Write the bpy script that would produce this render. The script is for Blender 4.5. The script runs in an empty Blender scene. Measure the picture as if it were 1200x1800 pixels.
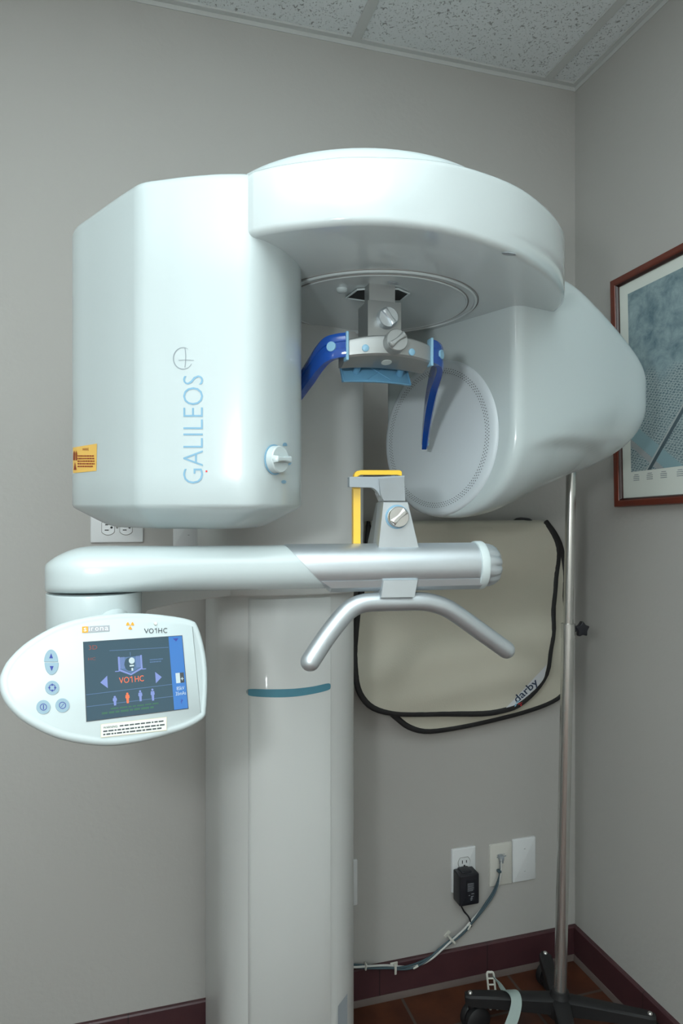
import bpy, bmesh, math, random
from mathutils import Vector, Matrix
from mathutils.bvhtree import BVHTree
random.seed(7)
scene = bpy.context.scene
H = 1.245                      # camera height
F = 1187.0                     # focal length in pixels of the 1200x1800 frame
# ------------------------------------------------------------------ camera
cam_d = bpy.data.cameras.new('camera'); cam = bpy.data.objects.new('camera', cam_d)
scene.collection.objects.link(cam); scene.camera = cam
cam_d.sensor_fit = 'VERTICAL'; cam_d.sensor_height = 36; cam_d.lens = 36*F/1800
cam_d.clip_start = 0.02
cam.location = (0, 0, H); cam.rotation_euler = (math.pi/2, 0, 0)
# ------------------------------------------------------------------ colour and light
vs = scene.view_settings
vs.view_transform = 'Standard'; vs.look = 'None'; vs.gamma = 1; vs.use_curve_mapping = False
vs.exposure = 0.36
world = bpy.data.worlds.new('world'); scene.world = world; world.use_nodes = True
world.node_tree.nodes['Background'].inputs[0].default_value = (.05, .05, .05, 1)
world.node_tree.nodes['Background'].inputs[1].default_value = .2
def area(name, loc, target, sx, sy, power, col):
    d = bpy.data.lights.new(name, 'AREA'); d.shape = 'RECTANGLE'; d.size = sx; d.size_y = sy
    d.energy = power; d.color = col
    o = bpy.data.objects.new(name, d); scene.collection.objects.link(o); o.location = loc
    o.rotation_euler = (Vector(target)-Vector(loc)).to_track_quat('-Z', 'Z').to_euler()
    return o
FLASH = area('flash_light', (-.24, -.05, H+.12), (.05, 1.5, H+.05), .09, .07, 3.4, (.93, .99, 1.0))
def spot(name, loc, target, power, col, cone, size):
    d = bpy.data.lights.new(name, 'SPOT'); d.energy = power; d.color = col; d.spot_size = math.radians(cone); d.spot_blend = .6; d.shadow_soft_size = size
    o = bpy.data.objects.new(name, d); scene.collection.objects.link(o); o.location = loc
    o.rotation_euler = (Vector(target)-Vector(loc)).to_track_quat('-Z', 'Z').to_euler(); return o
BOUNCE = spot('flash_bounce', (-.20, -.55, H+.05), (-.22, -.50, 2.44), 345, (.93, .995, 1.0), 118, .05)
FILL = area('added_fill_light', (-.05, -.25, H+.10), (.10, -1.2, H-.20), .60, .60, 30, (.95, 1.0, .985))  # added unseen softbox, aimed at the front wall to brighten the machine's front
# ------------------------------------------------------------------ frames of the room and the machine
U = Vector((.9592, .2828, 0)); FR = Vector((.2828, -.9592, 0))      # along the back wall, out of the back wall
CORNER = Vector((.655, 1.895, 0)); CEIL = 2.44
def Wl(t, w, z): return CORNER - U*t + FR*w + Vector((0, 0, z))     # back wall: t left of the corner, w out from it
def Rw(t, w, z): return CORNER + FR*t - U*w + Vector((0, 0, z))     # right wall: t out of the corner, w off it
def P(px, py, d): return Vector(((px-600)/F*d, d, H-(py-900)/F*d))
def xy(px, d): return ((px-600)/F*d, d)
def wall_pt(px, py, w=0):
    r = (px-600)/F; d = (w + FR.x*CORNER.x + FR.y*CORNER.y)/(FR.x*r+FR.y)
    p = P(px, py, d); return (-(p-CORNER).dot(U), p.z)
# ------------------------------------------------------------------ materials
def mat(name, col, rough=.5, metal=0, bump=0, bscale=200, var=0, vscale=5, emit=None, coat=0, trans=0, alpha=1, spec=.5, aniso=None):
    m = bpy.data.materials.new(name); m.use_nodes = True; nt = m.node_tree
    b = nt.nodes['Principled BSDF']; I = b.inputs
    I['Base Color'].default_value = (*col, 1); I['Roughness'].default_value = rough; I['Metallic'].default_value = metal
    I['Coat Weight'].default_value = coat; I['Coat Roughness'].default_value = .06
    I['Transmission Weight'].default_value = trans; I['Specular IOR Level'].default_value = spec
    tc = nt.nodes.new('ShaderNodeTexCoord')
    n2 = nt.nodes.new('ShaderNodeTexNoise'); n2.inputs['Scale'].default_value = vscale; n2.inputs['Detail'].default_value = 3
    nt.links.new(tc.outputs['Object'], n2.inputs['Vector'])
    mx = nt.nodes.new('ShaderNodeMix'); mx.data_type = 'RGBA'
    mx.inputs[6].default_value = (*[c*(1-var) for c in col], 1); mx.inputs[7].default_value = (*[min(1, c*(1+var)) for c in col], 1)
    nt.links.new(n2.outputs[0], mx.inputs[0]); nt.links.new(mx.outputs[2], I['Base Color'])
    if bump:
        n = nt.nodes.new('ShaderNodeTexNoise'); n.inputs['Scale'].default_value = bscale; n.inputs['Detail'].default_value = 2
        nt.links.new(tc.outputs['Object'], n.inputs['Vector'])
        bp = nt.nodes.new('ShaderNodeBump'); bp.inputs['Strength'].default_value = bump; bp.inputs['Distance'].default_value = .002
        nt.links.new(n.outputs[0], bp.inputs['Height']); nt.links.new(bp.outputs[0], I['Normal'])
    if emit:
        I['Emission Color'].default_value = (*col, 1); I['Emission Strength'].default_value = emit
    return m
M = {}
M['plastic'] = mat('glossy_white_plastic', (.50, .575, .585), .26, var=.01, coat=.3)
M['column'] = mat('warm_white_plastic', (.57, .595, .585), .42, var=.015, coat=.12)
M['underside'] = mat('white_lacquer', (.555, .625, .635), .16, var=.01, coat=.6)
M['face'] = mat('pale_blue_white_plastic', (.62, .69, .73), .4, var=.01)
M['panel'] = mat('matte_white_plastic', (.54, .62, .63), .4, var=.01)
M['silver'] = mat('satin_silver_paint', (.55, .60, .63), .38, .75, var=.05, vscale=14)
M['brushed'] = mat('brushed_aluminium', (.37, .39, .39), .40, .7, var=.04, vscale=20)
M['chrome'] = mat('chrome', (.62, .62, .60), .24, .9, var=.03)
M['grey'] = mat('grey_plastic', (.30, .34, .37), .35, var=.02)
M['clear'] = mat('clear_grey_plastic', (.52, .57, .60), .12, trans=.55, coat=.5)
M['blue'] = mat('translucent_blue_plastic', (.008, .085, .45), .12, coat=.6, trans=.25, var=.03)
M['lightblue'] = mat('light_blue_plastic', (.24, .46, .62), .35, var=.02)
M['padblue'] = mat('pad_blue_plastic', (.13, .32, .50), .35, var=.03)
M['yellow'] = mat('yellow_plastic', (.80, .50, .03), .3, var=.02, coat=.4)
M['black'] = mat('black_plastic', (.012, .013, .018), .4, var=.2)
M['rubber'] = mat('black_rubber', (.010, .010, .011), .6, var=.2)
M['hole'] = mat('dark_opening', (.01, .012, .013), .7)
M['printblue'] = mat('blue_print', (.20, .38, .52), .4)
M['printgrey'] = mat('grey_print', (.26, .30, .33), .4)
M['teal'] = mat('teal_stripe_vinyl', (.07, .24, .32), .5, var=.08, vscale=60)
M['orange'] = mat('orange_print', (.85, .36, .03), .5)
M['sticker'] = mat('yellow_sticker', (.85, .53, .12), .5, var=.03)
M['redprint'] = mat('dark_red_print', (.30, .05, .01), .5)
M['red'] = mat('red_print', (.7, .02, .03), .5)
M['ink'] = mat('dark_ink', (.05, .06, .07), .5)
M['label'] = mat('cream_label', (.70, .74, .68), .5)
M['labeledge'] = mat('beige_label_border', (.62, .58, .42), .5)
M['button'] = mat('blue_grey_button', (.26, .38, .45), .5)
M['navy'] = mat('navy_print', (.03, .05, .28), .5)
M['darknavy'] = mat('dark_navy_print', (.012, .03, .07), .5)
M['badgegrey'] = mat('grey_badge', (.36, .39, .42), .5)
M['white'] = mat('white_print', (.80, .84, .84), .5)
M['plate'] = mat('white_wall_plate', (.72, .75, .76), .35, var=.01)
M['ivory'] = mat('ivory_wall_plate', (.62, .62, .57), .35, var=.01)
M['apron'] = mat('olive_beige_vinyl', (.53, .515, .43), .48, bump=.15, bscale=300, var=.06, vscale=6)
M['patch'] = mat('pale_grey_patch', (.60, .63, .66), .5)
M['strap'] = mat('pale_green_webbing', (.30, .38, .36), .6, var=.05, vscale=40)
M['cablewhite'] = mat('white_cable', (.55, .56, .54), .5)
M['cabledark'] = mat('dark_teal_cable', (.05, .09, .11), .5)
M['clip'] = mat('white_cable_clip', (.62, .62, .56), .5)
M['wood'] = mat('cherry_wood_frame', (.13, .022, .010), .28, var=.35, vscale=18, coat=.3)
M['wooddark'] = mat('dark_wood_bead', (.035, .010, .008), .3, var=.2)
M['matboard'] = mat('cream_mat_board', (.70, .75, .70), .7, var=.01)
M['basetrim'] = mat('grey_grout_strip', (.13, .10, .09), .6, var=.1, vscale=30)
# screen materials: the display gives off light
def scr(name, col, e=1.0):
    m = mat(name, col, .25, emit=e, spec=.7); m.node_tree.nodes['Principled BSDF'].inputs['Roughness'].default_value = .2
    return m
M['s_bg'] = scr('screen_dark', (.022, .045, .062), .8)
M['s_bar'] = scr('screen_blue', (.030, .11, .30), .6)
M['s_lav'] = scr('screen_lavender', (.13, .17, .36), .5)
M['s_dim'] = scr('screen_dim_blue', (.05, .09, .16), .8)
M['s_org'] = scr('screen_orange', (.50, .11, .05), .55)
M['s_red'] = scr('screen_dim_red', (.16, .05, .04), .5)
M['s_wht'] = scr('screen_pale', (.33, .40, .42), .5)
M['s_grn'] = scr('screen_green', (.03, .09, .06), .5)
# walls with a fine orange-peel texture
def wall_mat(name, col):
    m = mat(name, col, .75, bump=.28, bscale=75, var=.012, vscale=2, spec=.25)
    return m
M['wall'] = wall_mat('warm_grey_wall_paint', (.445, .44, .42))
def ceil_mat():
    m = mat('fissured_ceiling_tile', (.72, .76, .77), .9, spec=.1); nt = m.node_tree; b = nt.nodes['Principled BSDF']
    tc = nt.nodes.new('ShaderNodeTexCoord'); mp = nt.nodes.new('ShaderNodeMapping')
    mp.inputs['Scale'].default_value = (1, 1, 1); mp.inputs['Rotation'].default_value = (0, 0, .5)
    nt.links.new(tc.outputs['Object'], mp.inputs[0])
    def spots(sc, lo, hi, detail):
        n = nt.nodes.new('ShaderNodeTexNoise'); n.inputs['Scale'].default_value = sc; n.inputs['Detail'].default_value = detail
        n.inputs['Distortion'].default_value = .6
        r = nt.nodes.new('ShaderNodeMapRange'); r.inputs[1].default_value = lo; r.inputs[2].default_value = hi
        nt.links.new(mp.outputs[0], n.inputs['Vector']); nt.links.new(n.outputs[0], r.inputs[0]); return r.outputs[0]
    a = spots(105, .63, .70, 2); c = spots(240, .64, .72, 1)
    mx = nt.nodes.new('ShaderNodeMath'); mx.operation = 'MAXIMUM'; nt.links.new(a, mx.inputs[0]); nt.links.new(c, mx.inputs[1])
    co = nt.nodes.new('ShaderNodeMix'); co.data_type = 'RGBA'; co.inputs[6].default_value = (.72, .76, .77, 1); co.inputs[7].default_value = (.36, .37, .37, 1)
    nt.links.new(mx.outputs[0], co.inputs[0]); nt.links.new(co.outputs[2], b.inputs['Base Color'])
    bp = nt.nodes.new('ShaderNodeBump'); bp.invert = True; bp.inputs['Distance'].default_value = .003; bp.inputs['Strength'].default_value = .6
    nt.links.new(mx.outputs[0], bp.inputs['Height']); nt.links.new(bp.outputs[0], b.inputs['Normal'])
    return m
M['ceil'] = ceil_mat()
M['grid'] = mat('ceiling_grid_metal', (.55, .57, .56), .5)
def tile_mat(name, c1, c2, grout, su, ou, sv, ov, gw, rough):
    m = mat(name, c1, rough); nt = m.node_tree; b = nt.nodes['Principled BSDF']
    uv = nt.nodes.new('ShaderNodeUVMap'); sep = nt.nodes.new('ShaderNodeSeparateXYZ'); nt.links.new(uv.outputs[0], sep.inputs[0])
    def line(out, s, o):
        a = nt.nodes.new('ShaderNodeMath'); a.operation = 'SUBTRACT'; a.inputs[1].default_value = o; nt.links.new(out, a.inputs[0])
        d = nt.nodes.new('ShaderNodeMath'); d.operation = 'DIVIDE'; d.inputs[1].default_value = s; nt.links.new(a.outputs[0], d.inputs[0])
        p = nt.nodes.new('ShaderNodeMath'); p.operation = 'PINGPONG'; p.inputs[1].default_value = .5; nt.links.new(d.outputs[0], p.inputs[0])
        l = nt.nodes.new('ShaderNodeMath'); l.operation = 'LESS_THAN'; l.inputs[1].default_value = gw/s/2; nt.links.new(p.outputs[0], l.inputs[0])
        return l.outputs[0]
    g = nt.nodes.new('ShaderNodeMath'); g.operation = 'MAXIMUM'
    nt.links.new(line(sep.outputs[0], su, ou), g.inputs[0]); nt.links.new(line(sep.outputs[1], sv, ov), g.inputs[1])
    n = nt.nodes.new('ShaderNodeTexNoise'); n.inputs['Scale'].default_value = 14; n.inputs['Detail'].default_value = 6
    nt.links.new(uv.outputs[0], n.inputs['Vector'])
    rr = nt.nodes.new('ShaderNodeMapRange'); rr.inputs[1].default_value = .35; rr.inputs[2].default_value = .65; nt.links.new(n.outputs[0], rr.inputs[0])
    mx = nt.nodes.new('ShaderNodeMix'); mx.data_type = 'RGBA'; mx.inputs[6].default_value = (*c1, 1); mx.inputs[7].default_value = (*c2, 1)
    nt.links.new(rr.outputs[0], mx.inputs[0])
    m2 = nt.nodes.new('ShaderNodeMix'); m2.data_type = 'RGBA'; m2.inputs[7].default_value = (*grout, 1)
    nt.links.new(g.outputs[0], m2.inputs[0]); nt.links.new(mx.outputs[2], m2.inputs[6]); nt.links.new(m2.outputs[2], b.inputs['Base Color'])
    bp = nt.nodes.new('ShaderNodeBump'); bp.invert = True; bp.inputs['Distance'].default_value = .002
    nt.links.new(g.outputs[0], bp.inputs['Height']); nt.links.new(bp.outputs[0], b.inputs['Normal'])
    return m
M['floor'] = tile_mat('terracotta_floor_tile', (.055, .016, .008), (.105, .034, .015), (.075, .060, .050), .305, .527, .305, .137, .007, .45)
M['base'] = tile_mat('maroon_base_tile', (.058, .022, .027), (.072, .028, .032), (.03, .014, .016), .305, .585, 5, 2.5, .003, .4)
def print_mat():
    m = mat('aerial_print', (.2, .3, .33), .55); nt = m.node_tree; b = nt.nodes['Principled BSDF']
    uv = nt.nodes.new('ShaderNodeUVMap'); N = nt.nodes.new; L = nt.links.new
    sep = N('ShaderNodeSeparateXYZ'); L(uv.outputs[0], sep.inputs[0])
    n = N('ShaderNodeTexNoise'); n.inputs['Scale'].default_value = 9; n.inputs['Detail'].default_value = 10; n.inputs['Roughness'].default_value = .68; n.inputs['Distortion'].default_value = .35; L(uv.outputs[0], n.inputs['Vector'])
    r = N('ShaderNodeValToRGB'); r.color_ramp.elements[0].position = .3; r.color_ramp.elements[0].color = (.08, .15, .185, 1)
    r.color_ramp.elements[1].position = .72; r.color_ramp.elements[1].color = (.36, .48, .50, 1); L(n.outputs[0], r.inputs[0])
    # town: small rooftops and streets in the lower part
    mp = N('ShaderNodeMapping'); mp.inputs['Rotation'].default_value = (0, 0, .5); mp.inputs['Scale'].default_value = (44, 84, 1); L(uv.outputs[0], mp.inputs[0])
    v = N('ShaderNodeTexVoronoi'); v.feature = 'DISTANCE_TO_EDGE'; v.inputs['Scale'].default_value = 1; v.inputs['Randomness'].default_value = .35; L(mp.outputs[0], v.inputs['Vector'])
    vr = N('ShaderNodeMapRange'); vr.inputs[1].default_value = .05; vr.inputs[2].default_value = .16; vr.inputs[3].default_value = 1; vr.inputs[4].default_value = 0; L(v.outputs[0], vr.inputs[0])
    nn = N('ShaderNodeTexNoise'); nn.inputs['Scale'].default_value = 90; nn.inputs['Detail'].default_value = 2; L(uv.outputs[0], nn.inputs['Vector'])
    nr = N('ShaderNodeMapRange'); nr.inputs[1].default_value = .42; nr.inputs[2].default_value = .6; L(nn.outputs[0], nr.inputs[0])
    town = N('ShaderNodeMix'); town.data_type = 'RGBA'; town.inputs[6].default_value = (.10, .17, .20, 1); town.inputs[7].default_value = (.55, .64, .63, 1)
    mm = N('ShaderNodeMath'); mm.operation = 'MAXIMUM'; L(vr.outputs[0], mm.inputs[0])
    ms = N('ShaderNodeMath'); ms.operation = 'MULTIPLY'; ms.inputs[1].default_value = .45; L(nr.outputs[0], ms.inputs[0]); L(ms.outputs[0], mm.inputs[1])
    m7 = N('ShaderNodeMath'); m7.operation = 'MULTIPLY'; m7.inputs[1].default_value = .75; L(mm.outputs[0], m7.inputs[0]); L(m7.outputs[0], town.inputs[0])
    # mask: town where v between .18 and .62 (wobbled)
    wob = N('ShaderNodeTexNoise'); wob.inputs['Scale'].default_value = 5; L(uv.outputs[0], wob.inputs['Vector'])
    add = N('ShaderNodeMath'); add.operation = 'MULTIPLY_ADD'; add.inputs[1].default_value = .35; L(wob.outputs[0], add.inputs[0]); L(sep.outputs[1], add.inputs[2])
    up = N('ShaderNodeMapRange'); up.inputs[1].default_value = .72; up.inputs[2].default_value = .66; L(add.outputs[0], up.inputs[0])
    f1 = N('ShaderNodeMix'); f1.data_type = 'RGBA'; L(up.outputs[0], f1.inputs[0]); L(r.outputs[0], f1.inputs[6]); L(town.outputs[2], f1.inputs[7])
    # river band with a bridge across the lower left
    def lin(a, bb, c):   # a*x + b*y + c
        q = N('ShaderNodeMath'); q.operation = 'MULTIPLY_ADD'; q.inputs[1].default_value = a; q.inputs[2].default_value = c; L(sep.outputs[0], q.inputs[0])
        w = N('ShaderNodeMath'); w.operation = 'MULTIPLY_ADD'; w.inputs[1].default_value = bb; L(sep.outputs[1], w.inputs[0]); L(q.outputs[0], w.inputs[2]); return w.outputs[0]
    def band(o, h):
        ab = N('ShaderNodeMath'); ab.operation = 'ABSOLUTE'; L(o, ab.inputs[0])
        lt = N('ShaderNodeMapRange'); lt.inputs[1].default_value = h; lt.inputs[2].default_value = h*.8; L(ab.outputs[0], lt.inputs[0]); return lt.outputs[0]
    def over(prev, fac, col):
        x = N('ShaderNodeMix'); x.data_type = 'RGBA'; L(fac, x.inputs[0]); L(prev, x.inputs[6]); x.inputs[7].default_value = (*col, 1); return x.outputs[2]
    c = over(f1.outputs[2], band(lin(.75, 1, -.235), .055), (.24, .38, .42))
    c = over(c, band(lin(.75, 1, -.165), .022), (.33, .36, .37))
    c = over(c, band(lin(-1.15, 1, .16), .018), (.07, .11, .13))
    c = over(c, band(lin(-1.15, 1, .135), .008), (.40, .45, .45))
    L(c, b.inputs['Base Color'])
    return m
M['print'] = print_mat()
# ------------------------------------------------------------------ mesh builder
class MB:
    def __init__(s): s.v = []; s.f = []; s.m = []; s.uv = None; s.T = Matrix.Identity(4)
    def add(s, vs, fs, m=0):
        n = len(s.v); s.v += [s.T @ Vector(p) for p in vs]
        s.f += [tuple(i+n for i in f) for f in fs]; s.m += [m]*len(fs)
    def loft(s, rings, m=0, cap=(1, 1), closed=True):
        n = len(rings[0]); vs = [p for r in rings for p in r]; fs = []
        for i in range(len(rings)-1):
            for j in range(n if closed else n-1):
                k = (j+1) % n
                fs.append((i*n+j, i*n+k, (i+1)*n+k, (i+1)*n+j))
        if cap[0]: fs.append(tuple(reversed(range(n))))
        if cap[1]: fs.append(tuple((len(rings)-1)*n+j for j in range(n)))
        s.add(vs, fs, m)
    def poly(s, pts, m=0): s.add(pts, [tuple(range(len(pts)))], m)
    def box(s, c, d, m=0, r=0):
        """box centred c, full size d, edges rounded by r (in the local frame)"""
        x, y, z = [q/2 for q in d]; r = min(r, x*.99, y*.99, z*.99)
        if r <= 0:
            vs = [(c[0]+a*x, c[1]+b*y, c[2]+e*z) for e in (-1, 1) for a, b in ((-1, -1), (1, -1), (1, 1), (-1, 1))]
            s.add(vs, [(3, 2, 1, 0), (4, 5, 6, 7), (0, 1, 5, 4), (1, 2, 6, 5), (2, 3, 7, 6), (3, 0, 4, 7)], m); return
        base = rrect(x*2, y*2, r, 4)
        s.prism([(c[0]+p[0], c[1]+p[1]) for p in base], c[2]-z, c[2]+z, r, r, m, 3)
    def prism(s, poly, z0, z1, r0=0, r1=0, m=0, n=4, zf=None):
        """vertical prism over a counter-clockwise plan polygon with rounded lower/upper edges"""
        rings = []
        def ring(ins, z):
            q = inset(poly, ins); return [(p[0], p[1], z if zf is None else z+zf(p, z)) for p in q]
        if r0:
            for i in range(n+1):
                a = math.pi/2*i/n; rings.append(ring(r0*(1-math.sin(a)), z0+r0*(1-math.cos(a))))
        else: rings.append(ring(0, z0))
        if r1:
            for i in range(n+1):
                a = math.pi/2*i/n; rings.append(ring(r1*(1-math.cos(a)), z1-r1*(1-math.sin(a))))
        else: rings.append(ring(0, z1))
        s.loft(rings, m)
    def sweep(s, path, rad, m=0, seg=14, flat=1.0, up=Vector((0, 0, 1)), round_ends=False, cap=(1, 1)):
        path = [Vector(p) for p in path]; n = len(path)
        rr = rad if isinstance(rad, (list, tuple)) else [rad]*n
        def tan(i):
            a = path[max(i-1, 0)]; b = path[min(i+1, n-1)]; return (b-a).normalized()
        rings = []; t0 = tan(0); x = t0.cross(up)
        if x.length < 1e-3: x = t0.cross(Vector((0, 1, 0)))
        x.normalize()
        def ring(c, t, x, r):
            y = x.cross(t).normalized()
            return [c + x*math.cos(a)*r + y*math.sin(a)*r*flat for a in [2*math.pi*k/seg for k in range(seg)]]
        if round_ends:
            for k in range(5):
                a = math.pi/2*(k+.15)/5; rings.append(ring(path[0]-t0*rr[0]*math.cos(a), t0, x, rr[0]*math.sin(a)))
        for i in range(n):
            t = tan(i); x = (x - t*x.dot(t)).normalized(); rings.append(ring(path[i], t, x, rr[i]))
        if round_ends:
            for k in range(4, -1, -1):
                a = math.pi/2*(k+.15)/5; rings.append(ring(path[-1]+t*rr[-1]*math.cos(a), t, x, rr[-1]*math.sin(a)))
        s.loft(rings, m, cap)
    def ribbon(s, path, wdir, width, th, m=0):
        """strap: path points, constant width direction"""
        path = [Vector(p) for p in path]; w = Vector(wdir).normalized(); n = len(path); rings = []
        for i in range(n):
            t = (path[min(i+1, n-1)]-path[max(i-1, 0)]).normalized(); ww = (w-t*w.dot(t)).normalized(); nn = t.cross(ww)
            wi = width[i] if isinstance(width, (list, tuple)) else width
            c = path[i]; rings.append([c-ww*wi/2-nn*th/2, c+ww*wi/2-nn*th/2, c+ww*wi/2+nn*th/2, c-ww*wi/2+nn*th/2])
        s.loft(rings, m)
    def revolve(s, prof, seg=48, m=0, cap=(1, 1)):
        """profile of (r, z) about the local z axis"""
        rings = [[(r*math.cos(a), r*math.sin(a), z) for a in [2*math.pi*k/seg for k in range(seg)]] for r, z in prof]
        s.loft(rings, m, cap)
    def text(s, txt, x0, y0, w, h, m=0, thin=0, z=0, rot90=False, shear=0):
        """writing fitted to a box in the local xy plane"""
        vs, fs = glyphs(txt, thin, shear)
        if rot90: vs = [(-b, a) for a, b in vs]
        xs = [p[0] for p in vs]; ys = [p[1] for p in vs]; ax, ay = min(xs), min(ys); sx = w/(max(xs)-ax); sy = h/(max(ys)-ay)
        s.add([(x0+(p[0]-ax)*sx, y0+(p[1]-ay)*sy, z) for p in vs], fs, m)
    def build(s, name, mats, parent=None, sharp=38, tri=False):
        me = bpy.data.meshes.new(name); off = Vector((0, 0, 0)); q = parent
        while q is not None: off += q.location; q = q.parent
        me.from_pydata([p-off for p in s.v], [], s.f)
        if not isinstance(mats, (list, tuple)): mats = [mats]
        for mm in mats: me.materials.append(M[mm])
        me.polygons.foreach_set('material_index', s.m)
        if s.uv:
            ul = me.uv_layers.new(name='UVMap')
            for lp in me.loops: ul.data[lp.index].uv = s.uv[lp.vertex_index]
        bm = bmesh.new(); bm.from_mesh(me); bmesh.ops.recalc_face_normals(bm, faces=bm.faces); bm.to_mesh(me); bm.free()
        me.polygons.foreach_set('use_smooth', [True]*len(me.polygons)); me.set_sharp_from_angle(angle=math.radians(sharp)); me.update()
        o = bpy.data.objects.new(name, me); scene.collection.objects.link(o)
        if parent is not None: o.parent = parent
        return o
_g = {}
def glyphs(txt, thin=0, shear=0):
    k = (txt, thin, shear)
    if k not in _g:
        cu = bpy.data.curves.new('writing', 'FONT'); cu.body = txt; cu.offset = thin; cu.shear = shear; cu.resolution_u = 3
        ob = bpy.data.objects.new('writing', cu); scene.collection.objects.link(ob)
        bpy.context.view_layer.update(); dg = bpy.context.evaluated_depsgraph_get()
        me = ob.evaluated_get(dg).to_mesh()
        _g[k] = ([(v.co.x, v.co.y) for v in me.vertices], [tuple(p.vertices) for p in me.polygons])
        bpy.data.objects.remove(ob); bpy.data.curves.remove(cu)
    return _g[k]
def one(mb, x, y, w, h, m, z):
    t = max(w*.26, h*.11)
    mb.add([(x+w-t, y, z), (x+w, y, z), (x+w, y+h, z), (x+w-t, y+h, z), (x, y+h*.70, z), (x, y+h*.84, z), (x+w-t, y+h*.86, z)], [(0, 1, 2, 3, 6), (4, 6, 3, 5)], m)
def rrect(w, h, r, n=5):
    pts = []
    for cx, cy, a0 in ((w/2-r, h/2-r, 0), (-w/2+r, h/2-r, 90), (-w/2+r, -h/2+r, 180), (w/2-r, -h/2+r, 270)):
        for i in range(n+1):
            a = math.radians(a0+90*i/n); pts.append((cx+r*math.cos(a), cy+r*math.sin(a)))
    return pts
def circle(cx, cy, r, n=24, ry=None, a0=0): return [(cx+r*math.cos(a0+2*math.pi*k/n), cy+(ry or r)*math.sin(a0+2*math.pi*k/n)) for k in range(n)]
def inset(poly, d):
    if abs(d) < 1e-9: return list(poly)
    n = len(poly); ar = sum(poly[i][0]*poly[(i+1) % n][1]-poly[(i+1) % n][0]*poly[i][1] for i in range(n)); sg = 1 if ar > 0 else -1
    out = []
    for i in range(n):
        a = Vector(poly[i-1][:2]); b = Vector(poly[i][:2]); c = Vector(poly[(i+1) % n][:2])
        e1 = (b-a).normalized(); e2 = (c-b).normalized(); n1 = Vector((-e1.y, e1.x))*sg; n2 = Vector((-e2.y, e2.x))*sg
        nn = (n1+n2); 
        if nn.length < 1e-6: nn = n1
        nn.normalize(); k = 1/max(.5, nn.dot(n1)); q = b+nn*d*k; out.append((q.x, q.y))
    return out
def spline(pts, sub=8, closed=False):
    """Catmull-Rom through the points"""
    p = [Vector(q) for q in pts]; n = len(p); out = []
    rng = range(n if closed else n-1)
    for i in rng:
        if closed: a, b, c, d = p[i-1], p[i], p[(i+1) % n], p[(i+2) % n]
        else: a, b, c, d = p[max(i-1, 0)], p[i], p[i+1], p[min(i+2, n-1)]
        for k in range(sub):
            t = k/sub; out.append(.5*((2*b)+(c-a)*t+(2*a-5*b+4*c-d)*t*t+(3*b-a-3*c+d)*t**3))
    if not closed: out.append(p[-1])
    return out
def rounded(poly, r, n=5):
    """round the corners of a polygon; r number or list"""
    out = []; N = len(poly)
    for i in range(N):
        a = Vector(poly[i-1]); b = Vector(poly[i]); c = Vector(poly[(i+1) % N]); rr = r[i] if isinstance(r, (list, tuple)) else r
        if rr <= 0: out.append(tuple(b)); continue
        da = (a-b); dc = (c-b); q = min(rr, da.length*.49, dc.length*.49); s = b+da.normalized()*q; e = b+dc.normalized()*q
        for k in range(n+1):
            t = k/n; out.append(tuple(s*(1-t)**2+b*2*t*(1-t)+e*t*t))
    return out
def frame(o, x, n, up=None):
    """4x4 with local x, y (up), z (normal)"""
    n = Vector(n).normalized(); x = Vector(x); x = (x-n*x.dot(n)).normalized(); y = n.cross(x)
    m = Matrix.Identity(4)
    for i, c in enumerate((x, y, n)):
        for j in range(3): m[j][i] = c[j]
    for j in range(3): m[j][3] = o[j]
    return m
def bvh(o):
    off = Vector((0, 0, 0)); q = o
    while q is not None: off += q.location; q = q.parent
    return BVHTree.FromPolygons([v.co+off for v in o.data.vertices], [tuple(p.vertices) for p in o.data.polygons])
def hit(tree, px, py):
    o = Vector((0, 0, H)); d = (P(px, py, 1)-o).normalized(); r = tree.ray_cast(o, d)
    if r[0] is None:                                   # just past the rim: carry the nearest facet's plane on
        q = tree.find_nearest(P(px, py, 1.0)); q = tree.find_nearest(P(px, py, q[0].y)); q = tree.find_nearest(P(px, py, q[0].y))
        k = d.dot(q[1]); t = (q[0]-o).dot(q[1])/k if abs(k) > .3 else (q[0]-o).dot(d); return o+d*t, (q[1] if k < 0 else -q[1])
    return r[0], (r[1] if r[1].dot(d) < 0 else -r[1])
def conform(mb, tree, lift=.0006):
    """lay flat print, drawn in (photo px, -photo py) coordinates, on a surface"""
    out = []
    for v in mb.v:
        p, n = hit(tree, v.x, -v.y); out.append(p+n*lift)
    mb.v = out
def empty(name, loc, label=None, cat=None, group=None):
    o = bpy.data.objects.new(name, None); scene.collection.objects.link(o); o.location = loc; o.empty_display_size = .05
    tag(o, label, cat, group); return o
def tag(o, label=None, cat=None, group=None, kind=None):
    if label: o['label'] = label
    if cat: o['category'] = cat
    if group: o['group'] = group
    if kind: o['kind'] = kind
    return o
def copy_tree(o, parent=None):
    c = o.copy(); scene.collection.objects.link(c); c.parent = parent
    for ch in [q for q in scene.objects if q.parent == o]: copy_tree(ch, c)
    return c
def bars(mb, x, y, w, h, rows, m, fill=.5, z=0, seed=1, gap=.25):
    """illegible small print: rows of short strokes"""
    rnd = random.Random(seed); rh = h/rows
    for r in range(rows):
        cx = x
        yy = y+h-(r+1)*rh
        while cx < x+w*(.97 if r < rows-1 else .8):
            l = min(w*rnd.uniform(.05, .14), x+w-cx)
            mb.add([(cx, yy, z), (cx+l, yy, z), (cx+l, yy+rh*fill, z), (cx, yy+rh*fill, z)], [(0, 1, 2, 3)], m); cx += l+w*.02
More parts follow.
